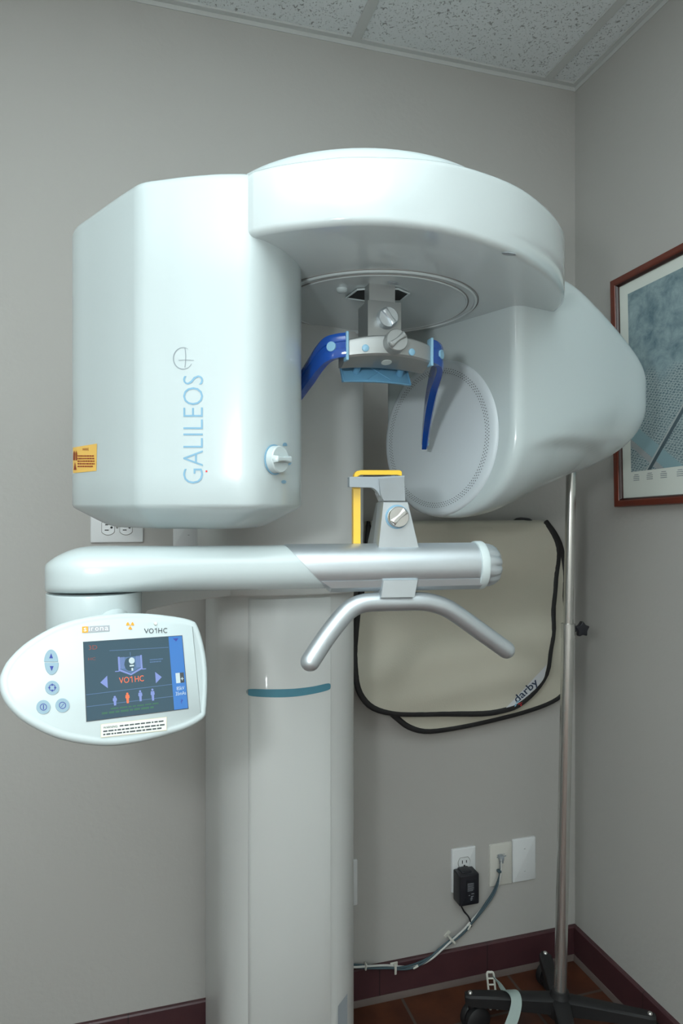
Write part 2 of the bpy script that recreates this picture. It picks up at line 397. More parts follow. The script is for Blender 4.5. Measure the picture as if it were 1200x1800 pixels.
# ================================================================== THE ROOM
TL, TF = 2.7, 3.2             # how far the room reaches left of the corner and out from the back wall
def slab(name, quad, nrm, th, m, uvs=None):
    mb = MB(); n = Vector(nrm)*th; q = [Vector(p) for p in quad]
    mb.add(q+[p-n for p in q], [(0, 1, 2, 3), (7, 6, 5, 4), (0, 4, 5, 1), (1, 5, 6, 2), (2, 6, 7, 3), (3, 7, 4, 0)])
    if uvs: mb.uv = uvs+uvs
    return tag(mb.build(name, m), kind='structure')
slab('wall_back', [Wl(-.12, 0, 0), Wl(TL+.12, 0, 0), Wl(TL+.12, 0, CEIL+.1), Wl(-.12, 0, CEIL+.1)], FR, .12, 'wall')
slab('wall_right', [Rw(0, 0, 0), Rw(TF, 0, 0), Rw(TF, 0, CEIL+.1), Rw(0, 0, CEIL+.1)], -U, .12, 'wall')
slab('wall_left', [Wl(TL, 0, 0), Wl(TL, TF, 0), Wl(TL, TF, CEIL+.1), Wl(TL, 0, CEIL+.1)], U, .12, 'wall')
slab('wall_front', [Wl(-.12, TF, 0), Wl(TL+.12, TF, 0), Wl(TL+.12, TF, CEIL+.1), Wl(-.12, TF, CEIL+.1)], -FR, .12, 'wall')
slab('floor', [Wl(-.1, -.1, 0), Wl(TL+.1, -.1, 0), Wl(TL+.1, TF+.1, 0), Wl(-.1, TF+.1, 0)], (0, 0, 1), .1, 'floor',
     [(-.1, -.1), (TL+.1, -.1), (TL+.1, TF+.1), (-.1, TF+.1)])
slab('ceiling', [Wl(0, 0, CEIL), Wl(TL, 0, CEIL), Wl(TL, TF, CEIL), Wl(0, TF, CEIL)], (0, 0, -1), .08, 'ceil')
# ceiling grid: wall angle and T bars
def bar(mb, a, b, w, h, m=0):
    a = Vector(a); b = Vector(b); d = (b-a).normalized(); s = d.cross(Vector((0, 0, 1))).normalized()*w/2; u = Vector((0, 0, h))
    mb.loft([[a-s, a+s, a+s+u, a-s+u], [b-s, b+s, b+s+u, b-s+u]])
mb = MB(); bar(mb, Wl(0, .0075, CEIL-.005), Wl(TL, .0075, CEIL-.005), .015, .006); bar(mb, Wl(0, .001, CEIL-.016), Wl(TL, .001, CEIL-.016), .002, .012)
tag(mb.build('trim_1', 'grid'), kind='structure')
mb = MB(); bar(mb, Rw(.015, .0075, CEIL-.005), Rw(TF, .0075, CEIL-.005), .015, .006); bar(mb, Rw(.002, .001, CEIL-.016), Rw(TF, .001, CEIL-.016), .002, .012)
tag(mb.build('trim_2', 'grid'), kind='structure')
for i, t in enumerate((.094, .648, 1.258, 1.868, 2.478)):
    mb = MB(); bar(mb, Wl(t, .015, CEIL-.005), Wl(t, TF, CEIL-.005), .024, .006); tag(mb.build('trim_%d' % (3+i), 'grid'), kind='structure')
# baseboards: maroon tile with a pale grouted strip at the foot
def base(name, A, t0, t1, n):
    mb = MB(); mb.uv = []
    prof = [(0, .012), (.011, .012), (.011, .087), (.008, .090), (0, .090)]
    for t in (t0, t1):
        mb.v += [A(t, w, z) for w, z in prof]; mb.uv += [(t, z) for w, z in prof]
    k = len(prof); mb.f = [(j, (j+1) % k, k+(j+1) % k, k+j) for j in range(k)]+[tuple(range(k)), tuple(range(k, 2*k))]; mb.m = [0]*len(mb.f)
    tag(mb.build(name, 'base'), kind='structure')
    mb = MB(); mb.loft([[A(t, w, z) for w, z in ((0, 0), (.018, 0), (.018, .003), (.0125, .0135), (0, .0135))] for t in (t0, t1)])
    tag(mb.build('trim_%d' % n, 'basetrim'), kind='structure')
base('baseboard_back', Wl, 0, TL, 20); base('baseboard_right', Rw, .012, TF, 21)
# ceiling light fitting behind the camera (the room's own lamp, seen only in reflections)
# ================================================================== THE SCANNER
A = Vector((.056, 1.145, 0))
def Mf(a, b, z): return A + U*a + FR*b + Vector((0, 0, z+H))
sc = empty('dental_xray_scanner', (-.12, 1.42, 0), 'tall white dental x-ray scanner with silver arm, blue temple rests and oval control panel', 'medical scanner')
def Z(z): return z+H
# ---- column
CC = Vector((-.118, 1.385, 0))
def cp(a, b): q = CC+U*a+FR*b; return (q.x, q.y)
def col_poly(hw, front, back, n=56, groove=()):
    pts = [cp(-hw, -back)]
    for i in range(n+1):
        th = math.pi*(1-i/n); c, s_ = math.cos(th), math.sin(th)
        a = hw*math.copysign(abs(c)**.75, c); b = front*abs(s_)**.75
        pts.append((a, b))
    res = [cp(-hw, -back)]
    for a, b in pts[1:]:
        g = any(abs(a-q) < .0012 for q in groove); res.append(cp(a, b-(.0 if not g else .003)))
    res.append(cp(hw, -back))
    return res
def col_front(a, hw, front):
    c = min(1, abs(a)/hw)**(1/.75); s_ = math.sqrt(max(0, 1-c*c)); return front*s_**.75
column = MB(); column.prism(col_poly(.137, .135, .235), .012, Z(-.13), .004, 0)
column = column.build('column', 'column', sc, 50)
tree = bvh(column)
def vline(px, y0, y1, w, m, name, par):
    mb = MB(); n = 30
    rows = []
    for i in range(n+1):
        y = y0+(y1-y0)*i/n; rows.append([(px-w/2, -y, 0), (px+w/2, -y, 0)])
    mb.loft(rows, 0, (0, 0), closed=False); conform(mb, tree, .0004); return mb.build(name, m, par)
M['seam'] = mat('panel_gap', (.25, .25, .24), .6)
M['seamlight'] = mat('panel_edge', (.74, .77, .76), .4)
# front cover, a shallow raised shell between the two seams
def front_at(px):
    p, n = hit(tree, px, 1400); return (p-CC).dot(U)
a0, a1 = front_at(436), front_at(580)
mb = MB(); pl = []
N = 24
for i in range(N+1):
    a = a0+(a1-a0)*i/N; pl.append(cp(a, col_front(a, .137, .135)+.0035))
for i in range(N, -1, -1):
    a = a0+(a1-a0)*i/N; pl.append(cp(a, col_front(a, .137, .135)-.01))
mb.prism(pl, .02, Z(-.16), .001, .001, 0, 1)
cover = mb.build('front_cover', 'column', column, 50); tree = bvh(cover)
pts = [(436, 1212), (441, 1210.5), (470, 1211.5), (510, 1211), (545, 1207.5), (575, 1201.5), (579.5, 1203), (580, 1210), (574, 1214), (545, 1220.5), (510, 1225), (470, 1225.5), (443, 1223), (435.5, 1219)]
mb = MB(); NN = 28
top = spline([(434, 1214), (440, 1211), (475, 1211.5), (515, 1210.5), (550, 1206.5), (577, 1201), (580.5, 1207)], 5)
bot = spline([(434, 1217), (440, 1223), (475, 1225.5), (515, 1224.5), (550, 1219.5), (576, 1213), (580.5, 1208)], 5)
mb.loft([[(p[0], -p[1], 0), (q[0], -q[1], 0)] for p, q in zip(top, bot)], 0, (0, 0), False); conform(mb, tree, .0008)
mb.build('teal_stripe', 'teal', column)
# foot plate cut-out at the right of the column
tree = bvh(column)
mb = MB(); mb.poly([(593, -1768, 0), (609, -1746, 0), (609, -1840, 0), (593, -1840, 0)]); conform(mb, tree, .0015)
mb.build('foot_vent', 'grey', column)
# ---- carriage that rides the column and carries the scan arm
mb = MB(); mb.prism(col_poly(.157, .145, .225), Z(-.155), Z(.405), .004, .004)
carriage = mb.build('carriage', 'column', sc, 50)
# ---- overhead arm (fixed), from the column top to the turning ring
mb = MB(); pl = []
CAPC = (.03, 1.14)
for i in range(25):
    a = math.radians(-15+ -150*i/24); 
    pl.append((CAPC[0]+.15*math.cos(a), CAPC[1]+.15*math.sin(a)))
pl = [cp(-.157, -.22)]+[cp(-.157, .08)]+list(reversed(pl))+[cp(.157, .08), cp(.157, -.22)]
mb.prism(pl, Z(.402), Z(.478), 0, .02); mb.build('overhead_arm', 'plastic', sc, 50)
mb = MB(); mb.T = Matrix.Translation((CAPC[0], CAPC[1], 0))
mb.revolve([(.242, Z(.36)), (.242, Z(.474)), (.240, Z(.482)), (.234, Z(.4885)), (.225, Z(.491)), (.02, Z(.495))], 96); mb.build('turning_ring', 'panel', sc)
# ---- curved scan bow, seen from below
arc = [(-.1125, .853), (-.08, .8385), (-.035, .826), (.010, .818), (.069, .822), (.143, .848), (.232, .912), (.301, .992), (.352, 1.075), (.375, 1.14), (.377, 1.187)]
arc = [(p.x, p.y) for p in spline([Vector((a, b, 0)) for a, b in arc], 8)]
back = [(.37, 1.225), (.33, 1.29), (.27, 1.33), (.20, 1.33)]
circ = [(.056+.178*math.cos(a), 1.145+.178*math.sin(a)) for a in [math.radians(55+(185-55)*i/24) for i in range(25)]]
pl = arc+back+circ+[(-.13, 1.05), (-.16, .97), (-.16, .90)]
def ztop(p, z): return (.022*max(0, min(1, (p[0]-.05)/.3)) if z > Z(.40) else 0)
mb = MB(); mb.prism(pl, Z(.35), Z(.434), .009, .010, 0, 5, ztop)
bow = mb.build('scan_bow', 'underside', sc, 42)
# underside details: cover disc with rims, opening, lamp button, oval holes
def under(px, py): d = .35*F/(900-py); return (P(px, py, d).x, d)
def ringdisc(cx, cy, r0, r1, z, h, m, name, par, seg=96):
    mb = MB(); mb.T = Matrix.Translation((cx, cy, 0))
    prof = [(r0, z), (r0, z-h), (r1, z-h), (r1, z)]
    rings = [[(r*math.cos(a), r*math.sin(a), q) for a in [2*math.pi*k/seg for k in range(seg)]] for r, q in prof]
    mb.loft(rings+[rings[0]], 0, (0, 0)); return mb.build(name, m, par)
mb = MB(); mb.T = Matrix.Translation((.056, 1.145, 0))
mb.revolve([(.1705, Z(.351)), (.1705, Z(.3478)), (.1685, Z(.3465)), (.1665, Z(.3465)), (.1655, Z(.3485)), (.1560, Z(.3485)), (.1550, Z(.3470)), (.1535, Z(.3465)), (.1520, Z(.3475)), (.140, Z(.3478)), (.001, Z(.3478))], 96)
disc = mb.build('cover_disc', 'underside', bow, 30)
ringdisc(.056, 1.145, .1560, .1572, Z(.3487), .0012, 'seam', 'disc_seam', bow)
ringdisc(.056, 1.145, .1718, .1732, Z(.3502), .0012, 'seam', 'disc_gap', bow)
zz = Z(.3468)
hexp = [under(*q) for q in ((608, 519), (628, 504), (662, 502), (700, 503), (719, 511), (703, 524), (655, 526))]
mb = MB(); mb.prism(hexp, zz-.0006, zz+.0008); mb.build('shaft_opening', 'hole', bow)
mb = MB(); e = [Vector((a, b, zz-.0012)) for a, b in hexp]
mb.sweep(e+[e[0]], .0016, seg=6); mb.build('opening_rim', 'plastic', bow)
b_ = under(601, 505)
mb = MB(); mb.T = Matrix.Translation((b_[0], b_[1], zz)) @ Matrix.Scale(-1, 4, (0, 0, 1)); mb.revolve([(.009, -.001), (.009, .002), (.007, .0045), (.003, .0055)], 24); mb.build('indicator_button', 'plastic', bow)
for (x, y, ang) in ((690, 494, .5), (894, 446, .35)):
    c = under(x, y); mb = MB(); mb.T = Matrix.Translation((c[0], c[1], (zz if y > 480 else Z(.35))-.0006)) @ Matrix.Rotation(ang, 4, 'Z')
    mb.prism(circle(0, 0, .0095 if y > 480 else .011, 20, .0045), 0, .001); mb.build('oval_hole', 'grey', bow)
# ---- x-ray tube head
front = [(-.058, .975), (-.0705, .925), (-.088, .889), (-.112, .8615), (-.152, .8600), (-.196, .8660), (-.2595, .8840), (-.2700, .8885), (-.313, .929), (-.364, .981), (-.394, 1.018), (-.410, 1.045), (-.4135, 1.07),
         (-.40, 1.125), (-.34, 1.18), (-.22, 1.205), (-.12, 1.15), (-.068, 1.04)]
def smooth_poly(P_, sub=6, keep=()):
    return [(p.x, p.y) for p in spline([Vector((a, b, 0)) for a, b in P_], sub, True)]
hp = smooth_poly([(-.0585, .975), (-.070, .925), (-.087, .889), (-.112, .8615), (-.150, .8580), (-.196, .8640), (-.230, .8720), (-.250, .8770), (-.2605, .8805), (-.270, .8860), (-.280, .8950), (-.315, .929), (-.364, .979), (-.398, 1.014), (-.4155, 1.043), (-.4185, 1.075), (-.405, 1.13), (-.34, 1.18), (-.22, 1.205), (-.12, 1.15), (-.070, 1.04)], 6)
mb = MB(); rings = []
for ins, z in ((.080, -.0235), (.066, -.0230), (.052, -.0195), (.038, -.0125), (.020, -.003), (.007, .0035), (.002, .007), (0, .011), (0, .05), (0, .12), (0, .2), (0, .3), (0, .422), (.002, .429), (.006, .4325), (.012, .434), (.05, .436)):
    rings.append([(p[0], p[1], Z(z)) for p in (inset(hp, ins) if ins < .01 else [(-.235+(q[0]+.235)*(1-ins/.17), 1.03+(q[1]-1.03)*(1-ins/.165)) for q in hp])])
mb.loft(rings); head = mb.build('xray_tube_head', 'plastic', sc, 65); htree = bvh(head)
# lettering up the front of the head
mb = MB(); mb.text('GALILEOS', 322, -850, 35, 190, 0, -.012, rot90=True); conform(mb, htree, .0006); mb.build('lettering', 'printblue', head)
mb = MB()
def stroke(mb, pts, w, m=0):
    pts = [Vector(p) for p in pts]; L_, R_ = [], []
    n = len(pts); rows = []
    for i in range(n):
        t = (pts[min(i+1, n-1)]-pts[max(i-1, 0)]).normalized(); q = Vector((-t.y, t.x))*(w[i] if isinstance(w, list) else w)/2
        rows.append([(pts[i].x+q.x, pts[i].y+q.y, 0), (pts[i].x-q.x, pts[i].y-q.y, 0)])
    mb.loft(rows, m, (0, 0), False)
cx, cy = 322, -630
n = 30; stroke(mb, [(cx+17*math.cos(math.radians(60+270*i/n)), cy+19*math.sin(math.radians(60+270*i/n))) for i in range(n+1)], [.7+.9*math.sin(math.pi*i/n) for i in range(n+1)])
stroke(mb, [(cx-8+k*27/10, cy-3-.05*(k-5)**2*.5) for k in range(11)], 1.1); stroke(mb, [(cx+3+1.5*math.sin(k*.3), cy-16+k*3.4) for k in range(11)], 1.3)
conform(mb, htree, .0006); mb.build('emblem', 'printgrey', head)
mb = MB(); mb.poly([(361.5, -827, 0), (364.5, -827, 0), (364.5, -830, 0), (361.5, -830, 0)]); conform(mb, htree, .0006); mb.build('red_mark', 'red', head)
# warning sticker
mb = MB()
def q2(px, py): return (px, -py, 0)
rows = [[(129+(171-129)*k/8, -(787-7*k/8-.3), 0), (129+(170-129)*k/8, -(832-4*k/8-.3), 0)] for k in range(9)]
mb.loft(rows, 0, (0, 0), False); conform(mb, htree, .0006)
m2 = MB(); m2.text('WARNING', 146, -792, 11, 4.5, 0); bars(m2, 137.5, -821, 30, 23, 5, 0, .5, seed=4)
m2.poly([q2(130, 797), q2(131.5, 792), q2(133, 797), q2(133, 809), q2(129.7, 809)]); m2.poly([q2(134, 797), q2(135, 792), q2(136.6, 797), q2(136.6, 809), q2(134, 809)])
m2.poly([q2(133, 812), q2(135.5, 826), q2(130.5, 826)])
conform(m2, htree, .0011); n0 = len(mb.v); mb.v += m2.v; mb.f += [tuple(i+n0 for i in f) for f in m2.f]; mb.m += [1]*len(m2.f)
mb.build('warning_sticker', ['sticker', 'redprint'], head)
# rotary knob on the head with blue marks
def knob(c, nrm, xdir, r, h, ang, mats, name, parent, bar_h=.006, bw=.32):
    """round knob with a raised grip across its face"""
    mb = MB(); mb.T = frame(c, xdir, nrm)
    mb.revolve([(r*1.02, -.002), (r*1.02, .0015), (r, .0025), (r, h-.0015), (r*.93, h), (r*.02, h)], 40, 0)
    mb.T = mb.T @ Matrix.Rotation(ang, 4, 'Z')
    L = r*.97; w = r*bw; n = 10; up = []; rings = []
    for i in range(-n, n+1):
        x = L*i/n; e = math.sqrt(max(0, 1-(i/n)**2)); hh = h+bar_h*min(1, e*1.6+.05); ww = w*(.35+.65*(abs(i/n)))   # waisted grip
        ww = w*(.55+.45*abs(i/n)**1.5)*max(.25, min(1, e*2.2))
        rings.append([(x, -ww, h-.001), (x, ww, h-.001), (x, ww*.8, hh-.001), (x, ww*.5, hh), (x, -ww*.5, hh), (x, -ww*.8, hh-.001)])
    mb.loft(rings, 0)
    return mb.build(name, mats, parent, 35)
c, n = hit(htree, 481, 808); knob(c+n*.001, n, U, .0178, .011, math.radians(2), 'plastic', 'rotary_knob', head, .007)
mb = MB(); mb.T = frame(c+n*.0006, U, n); mb.revolve([(.0200, 0), (.0200, .0012), (.001, .0014)], 32); mb.build('knob_ring', 'printblue', head)
for _k in range(3):
  mb = MB()
  if _k == 0: mb.poly([(500+4*math.cos(a), -782+4*math.sin(a), 0) for a in [math.radians(t) for t in range(0, 181, 20)]]+[(496, -784, 0), (504, -784, 0)])
  if _k == 1: mb.poly([(x, y, 0) for x, y in circle(507, -813, 4.6, 16)])
  if _k == 2: mb.poly([(x, y, 0) for x, y in circle(498, -847, 4.5, 16, 3.2)])
  conform(mb, htree, .0006); mb.build('position_mark', 'printblue', head)
# ---- detector housing
FC = Vector((.183, 1.288, 0)); S = Vector((.607, -.795, 0)); NI = Vector((.795, .607, 0))
def Df(s_, t, z): return FC+S*s_+NI*t+Vector((0, 0, Z(z)))
def lerp(tab, x):
    if x <= tab[0][0]: return tab[0][1]
    for (a, b), (c, d) in zip(tab, tab[1:]):
        if x <= c:
            k = (x-a)/(c-a); return b+(d-b)*k
    return tab[-1][1]
def smoothtab(tab):
    p = spline([Vector((a, b, 0)) for a, b in tab], 6); return [(q.x, q.y) for q in p]
TT = smoothtab([(0, .432), (.10, .430), (.16, .424), (.235, .394), (.325, .350), (.385, .306), (.408, .265), (.416, .225)])
BB = smoothtab([(0, -.012), (.06, -.004), (.15, .030), (.235, .058), (.33, .092), (.385, .130), (.408, .17), (.416, .205)])
RR = smoothtab([(0, .182), (.02, .190), (.10, .200), (.2, .206), (.3, .207), (.38, .206), (.402, .180), (.412, .13), (.416, .06)])
LL = smoothtab([(0, -.150), (.1, -.155), (.25, -.15), (.33, -.13), (.39, -.09), (.416, -.02)])
def det_ring(t, ins=0):
    T_, B_, R_, L_ = lerp(TT, t)-ins, lerp(BB, t)+ins, lerp(RR, t)-ins, lerp(LL, t)+ins
    h = T_-B_; w = R_-L_; rb = min(.155, h*.48, w*.48); rt = min(.045, h*.45, w*.4); rbz = min(.15, h*.5)
    pts = []
    def corner(cx, cz, rx, rz, a0, n=12):
        for i in range(n+1):
            a = math.radians(a0+90*i/n); pts.append((cx+rx*math.cos(a), cz+rz*math.sin(a)))
    corner(L_+rb, B_+rbz, rb, rbz, 180, 16); corner(R_-rb, B_+rbz, rb, rbz, 270, 28)
    zl, zh = B_+rbz, T_-rt
    for i in range(1, 56): pts.append((R_, zl+(zh-zl)*i/56))
    corner(R_-rt, T_-rt, rt, rt, 0); corner(L_+rt, T_-rt, rt, rt, 90)
    out = []
    zb = .133-.024*abs((t-.17)/.15)**3     # scooped hollow low on the flank
    amp = .011*max(0, min(1, (t-.02)/.10))*max(0, min(1, (.36-t)/.05))
    for s_, z in pts:
        if s_ > 0 and amp > 0:
            k = max(0, min(1, (zb-z)/.014)); k = k*k*(3-2*k); k2 = max(0, min(1, (z-lerp(BB, t)-.004)/max(.02, zb-lerp(BB, t)-.01))); s_ -= amp*k*k2
        out.append(Df(s_, t, z))
    return out
mb = MB(); ts = [(0, .013), (.0012, .007), (.004, .003), (.009, .0008), (.014, 0)]+[(.02+.396*i/60, 0) for i in range(61)]
mb.loft([det_ring(t, i) for t, i in ts]); det = mb.build('detector_housing', 'plastic', sc, 40)
# round detector window with its dotted ring
T4 = frame(Df(0, 0, .140), S, -NI)
mb = MB(); mb.T = T4
prof = [(.149, -.012), (.1487, -.004), (.1475, .0005), (.1445, .0035), (.140, .0050), (.134, .0056), (.02, .0058)]
mb.revolve(prof, 96, 0, (0, 1))
for k, r in enumerate((.1235, .1272, .1309)):
    nn = 135
    for i in range(nn):
        a = 2*math.pi*(i+.5*(k % 2))/nn; x, y = r*math.cos(a), r*math.sin(a)
        mb.poly([(x+.00105*math.cos(q), y+.00105*math.sin(q), .0062) for q in [math.pi/3*j for j in range(6)]], 1)
mb.build('detector_window', ['face', 'ink'], det)
# ---- forehead support
BC = Vector((.070, 1.005, 0)); 
def Bf(a, b, z): return BC+U*a+FR*b+Vector((0, 0, Z(z)))
def bmat(a, b, z): return frame(Bf(a, b, z), U, FR)   # local x = along wall, y = up, z = towards camera
fs = empty('forehead_support', (0, 0, 0)); fs.parent = sc; fs.location = (0, 0, 0)
fs.location = Bf(0, -.03, .30)-sc.location
def Bpoly(pts): return [((BC+U*a+FR*b).x, (BC+U*a+FR*b).y) for a, b in pts]
mb = MB(); mb.prism(Bpoly([(-.021, -.05), (.021, -.05), (.021, -.028), (-.021, -.028)]), Z(.26), Z(.352)); mb.build('sliding_post', 'brushed', fs)
mb = MB(); mb.prism(Bpoly([(-.028, -.06), (.025, -.06), (.025, -.013), (-.028, -.013)]), Z(.235), Z(.3175), .001, .001, 0, 2); mb.build('post_clamp', 'brushed', fs)
# arched bar
mb = MB(); rings = []
for i in range(25):
    a = -.066+.132*i/24; bow_ = .013*(1-(a/.066)**2); f = bow_+.006; zt = .258-.022*(a/.066)**2*.35+.001
    sl = .229-.020*(a/.066)**2*.2
    rings.append([Bf(a, f-.004, zt), Bf(a, f-.001, zt-.002), Bf(a, f, zt-.006), Bf(a, f-.001, sl+.003), Bf(a, f-.004, sl), Bf(a, -.026+bow_*.3, sl-.010), Bf(a, -.040, sl-.007), Bf(a, -.040, zt)])
mb.loft(rings); arch = mb.build('head_bar', 'brushed', fs, 25)
atree = bvh(arch)
for px, py in ((642, 612), (723, 619)):
    c, n = hit(atree, px, py); mb = MB(); mb.T = frame(c, U, n); mb.revolve([(.0052, -.001), (.0052, .0018), (.004, .0026), (.0005, .0028)], 20); mb.build('blue_button', 'lightblue', fs)
c, n = hit(atree, 679, 637); mb = MB(); mb.T = frame(c, U, n); mb.revolve([(.0078, -.001), (.0078, .0006), (.0005, .0007)], 24); mb.build('screw_cover', 'panel', fs)
knob(Bf(.001, -.013, .291), FR, U, .0155, .012, math.radians(-52), 'silver', 'upper_knob', fs, .005, .40)
knob(Bf(.0015, .017, .247), FR+Vector((0, 0, .10)), U, .0165, .016, math.radians(38), 'brushed', 'lower_knob', fs, .005, .36)
# blue temple rests, left and right
tp = [(.0665, .004, .243), (.078, -.002, .242), (.090, -.014, .239), (.098, -.036, .230), (.106, -.072, .212), (.120, -.122, .183), (.137, -.175, .150), (.149, -.211, .121)]
hh = [.0175, .0175, .0180, .0175, .0155, .0125, .0095, .0075]; th = [.0045, .0045, .005, .006, .0072, .0072, .0062, .005]
tp2 = spline([Vector(p) for p in tp], 6); hh2 = [lerp([(i, h) for i, h in enumerate(hh)], k/6) for k in range(len(tp2))]; th2 = [lerp([(i, h) for i, h in enumerate(th)], k/6) for k in range(len(tp2))]
for sg in (-1, 1):
    mb = MB(); rings = []; outer = []
    for k, p in enumerate(tp2):
        q0, q1 = tp2[max(k-1, 0)], tp2[min(k+1, len(tp2)-1)]; t = (q1-q0); t.normalize()
        nrm = Vector((-t.y, t.x, 0)).normalized()      # outward, horizontal
        upv = t.cross(nrm); upv = -upv if upv.z < 0 else upv; upv.normalize()
        h, w = hh2[k], th2[k]
        prof = [(-1, -1), (-.8, -1.0), (0, -.7), (.8, -1.0), (1, -1), (1, .6), (.7, 1), (.3, 1), (.25, .7), (-.25, .7), (-.3, 1), (-.7, 1), (-1, .6)]
        rings.append([Bf(sg*(p+nrm*w*b+upv*h*a).x, (p+nrm*w*b+upv*h*a).y, (p+nrm*w*b+upv*h*a).z) for a, b in prof])
    mb.loft(rings); tr = mb.build('temple_rest', 'blue', fs, 30); tag(tr)
    # pale end collar and pivot dot
    mb = MB(); c0 = Vector(tp[0]); mb.T = frame(Bf(sg*.0665, .004-.0, .243), U, FR); mb.box((0, -.002, -.002), (.004, .042, .016), 0, .001); mb.build('collar', 'lightblue', tr)
    p = tp2[9]; q0, q1 = tp2[8], tp2[10]; t = (q1-q0).normalized(); nrm = Vector((-t.y, t.x, 0)).normalized(); q = p+nrm*.005
    mb = MB(); mb.T = frame(Bf(sg*q.x, q.y, q.z), U, U*sg*nrm.x+FR*nrm.y); mb.revolve([(.0072, -.002), (.0072, .0012), (.0005, .0016)], 24); mb.build('pivot_dot', 'lightblue', tr)
    p = tp2[-1]
    mb = MB(); mb.T = frame(Bf(sg*p.x, p.y+.004, p.z+.004), U, FR); mb.revolve([(.0055, -.002), (.0055, .004), (.003, .006), (.0005, .006)], 20); mb.build('temple_plug', 'lightblue', tr)
# forehead pad behind the bar
mb = MB(); n = 16; rings = []
for i in range(n+1):
    a = -.056+.112*i/n; bz = -.062+.012*(1-(a/.056)**2)
    rings.append([Bf(a, bz-.012, .236), Bf(a, bz-.008, .235), Bf(a, bz+.012, .201), Bf(a, bz+.006, .200)])
mb.loft(rings)
def padpt(u, v):     # u -1..1 along, v 0..1 up
    a = .055*u; bz = -.062+.012*(1-(a/.056)**2); return Bf(a, bz-.007+.020*(1-v), .201+.034*v)
def rib(p): mb.sweep(p, .0016, seg=6)
rib([padpt(-1+2*i/12, 0) for i in range(13)]); rib([padpt(-1+2*i/12, 1) for i in range(13)])
for u in (-1, 1): rib([padpt(u, 0), padpt(u, 1)])
for u0, u1 in ((-.35, .35), (.35, -.35)): mb.sweep([padpt(u0, .1), padpt((u0+u1)/2, .5), padpt(u1, .9)], .0009, seg=6)
pad = mb.build('forehead_pad', 'padblue', fs, 40)
for u in (-.62, .68):
    mb = MB(); a = padpt(u, .45); mb.sweep([a-FR*.002, a+FR*.02+Vector((0, 0, .020))], .0055, seg=16); mb.build('mounting_peg', 'padblue', pad)
# ---- positioning arm
ctr = lambda px, d, z: Vector(((px-600)/F*d, d, Z(z)))
AE = Vector((-.330, .904, 0)); AD = Vector((.983, .183, 0)).normalized(); AS = Vector((AD.y, -AD.x, 0))   # AS towards camera
def Af(s_, c, z): return AE+AD*s_+AS*c+Vector((0, 0, Z(z)))
def arm_s(px):       # distance along the arm where its axis crosses a photo column
    r = (px-600)/F; return (r*AE.y-AE.x)/(AD.x-r*AD.y)
zc, rad = -.0775, .0315
arm = empty('positioning_arm', (0, 0, 0)); arm.parent = sc; arm.location = Af(0, 0, -.08)-sc.location
mb = MB(); rings = []; R0 = .0615; sS = arm_s(500); sE = arm_s(572)
st = [-R0*math.cos(math.pi/2*i/12*.98) if i else -R0+.0004 for i in range(13)]+[.01, .02, .035, .05, .07, .1, .13, .17, .2, .24, sS-.005]
n = 40
for s_ in st:
    w = math.sqrt(max(1e-6, R0*R0-s_*s_)) if s_ < 0 else R0-(R0-rad+.0005)*(lambda k: k*k*(3-2*k))(min(1, s_/.17))
    edge = max(0, (-s_)/R0)
    zt = -.0455-.0235*edge**2.2; zb = -.1045
    ring = []
    k = min(1, max(0, s_/.16)); k = k*k*(3-2*k)     # 0 domed shell with flat rim, 1 round tube
    zt = zt if s_ < 0 else -.0455-.0005*k
    zm_r = -.079; 
    for j in range(n):
        a = 2*math.pi*j/n; c, sn = math.cos(a), math.sin(a)
        # round tube
        ct, zt_t = rad*c, zc+(rad-.0005)*sn
        # shell: upper half superellipse, lower flat
        if sn >= 0: cs, zs = w*math.copysign(abs(c)**.8, c), zm_r+(zt-zm_r)*abs(sn)**.8
        else: cs, zs = w*math.copysign(min(1, abs(c)**.35), c), zm_r-(zm_r-zb)*abs(sn)**.35
        if s_ < 0: k = 0
        ring.append((w if False else cs*(1-k)+ct*k*(w/rad if k < 1 else 1), zs*(1-k)+zt_t*k))
    rings.append([Af(s_, c, z) for c, z in ring])
# slanted end where the silver tube takes over
last = [(rad*math.cos(2*math.pi*j/n), zc+(rad-.0005)*math.sin(2*math.pi*j/n)) for j in range(n)]
rings.append([Af(sS+(sE-sS)*(zc+rad-z)/(2*rad), c, z) for c, z in last])
mb.loft(rings); mb.build('white_sleeve', 'plastic', arm, 40)
s1 = arm_s(836)
mb = MB(); last = [((rad+.0008)*math.cos(2*math.pi*j/n), zc+(rad+.0008)*math.sin(2*math.pi*j/n)) for j in range(n)]
mb.loft([[Af(sS+(sE-sS)*(zc+rad-z)/(2*rad), c, z) for c, z in last], [Af(s1, c, z) for c, z in last]])
mb.build('silver_tube', 'silver', arm, 40)
mb = MB(); s2 = arm_s(563)
sec = [(-.020, -.100), (.027, -.096), (.024, -.106), (.012, -.113), (-.012, -.113), (-.022, -.108)]
mb.loft([[Af(s2+(.01 if z < -.1 else -.002)*1.2, c, z) for c, z in sec], [Af(s1, c, z) for c, z in sec]]); mb.build('lower_rail', 'silver', arm, 30)
T5 = frame(Af(s1, 0, zc-.0012), AS, AD)
mb = MB(); mb.T = T5; mb.revolve([(.030, -.004), (.0352, -.003), (.0358, 0), (.0358, .007), (.0350, .009), (.030, .010)], 48); mb.build('pale_ring', 'panel', arm)
mb = MB(); mb.T = T5; rings = []
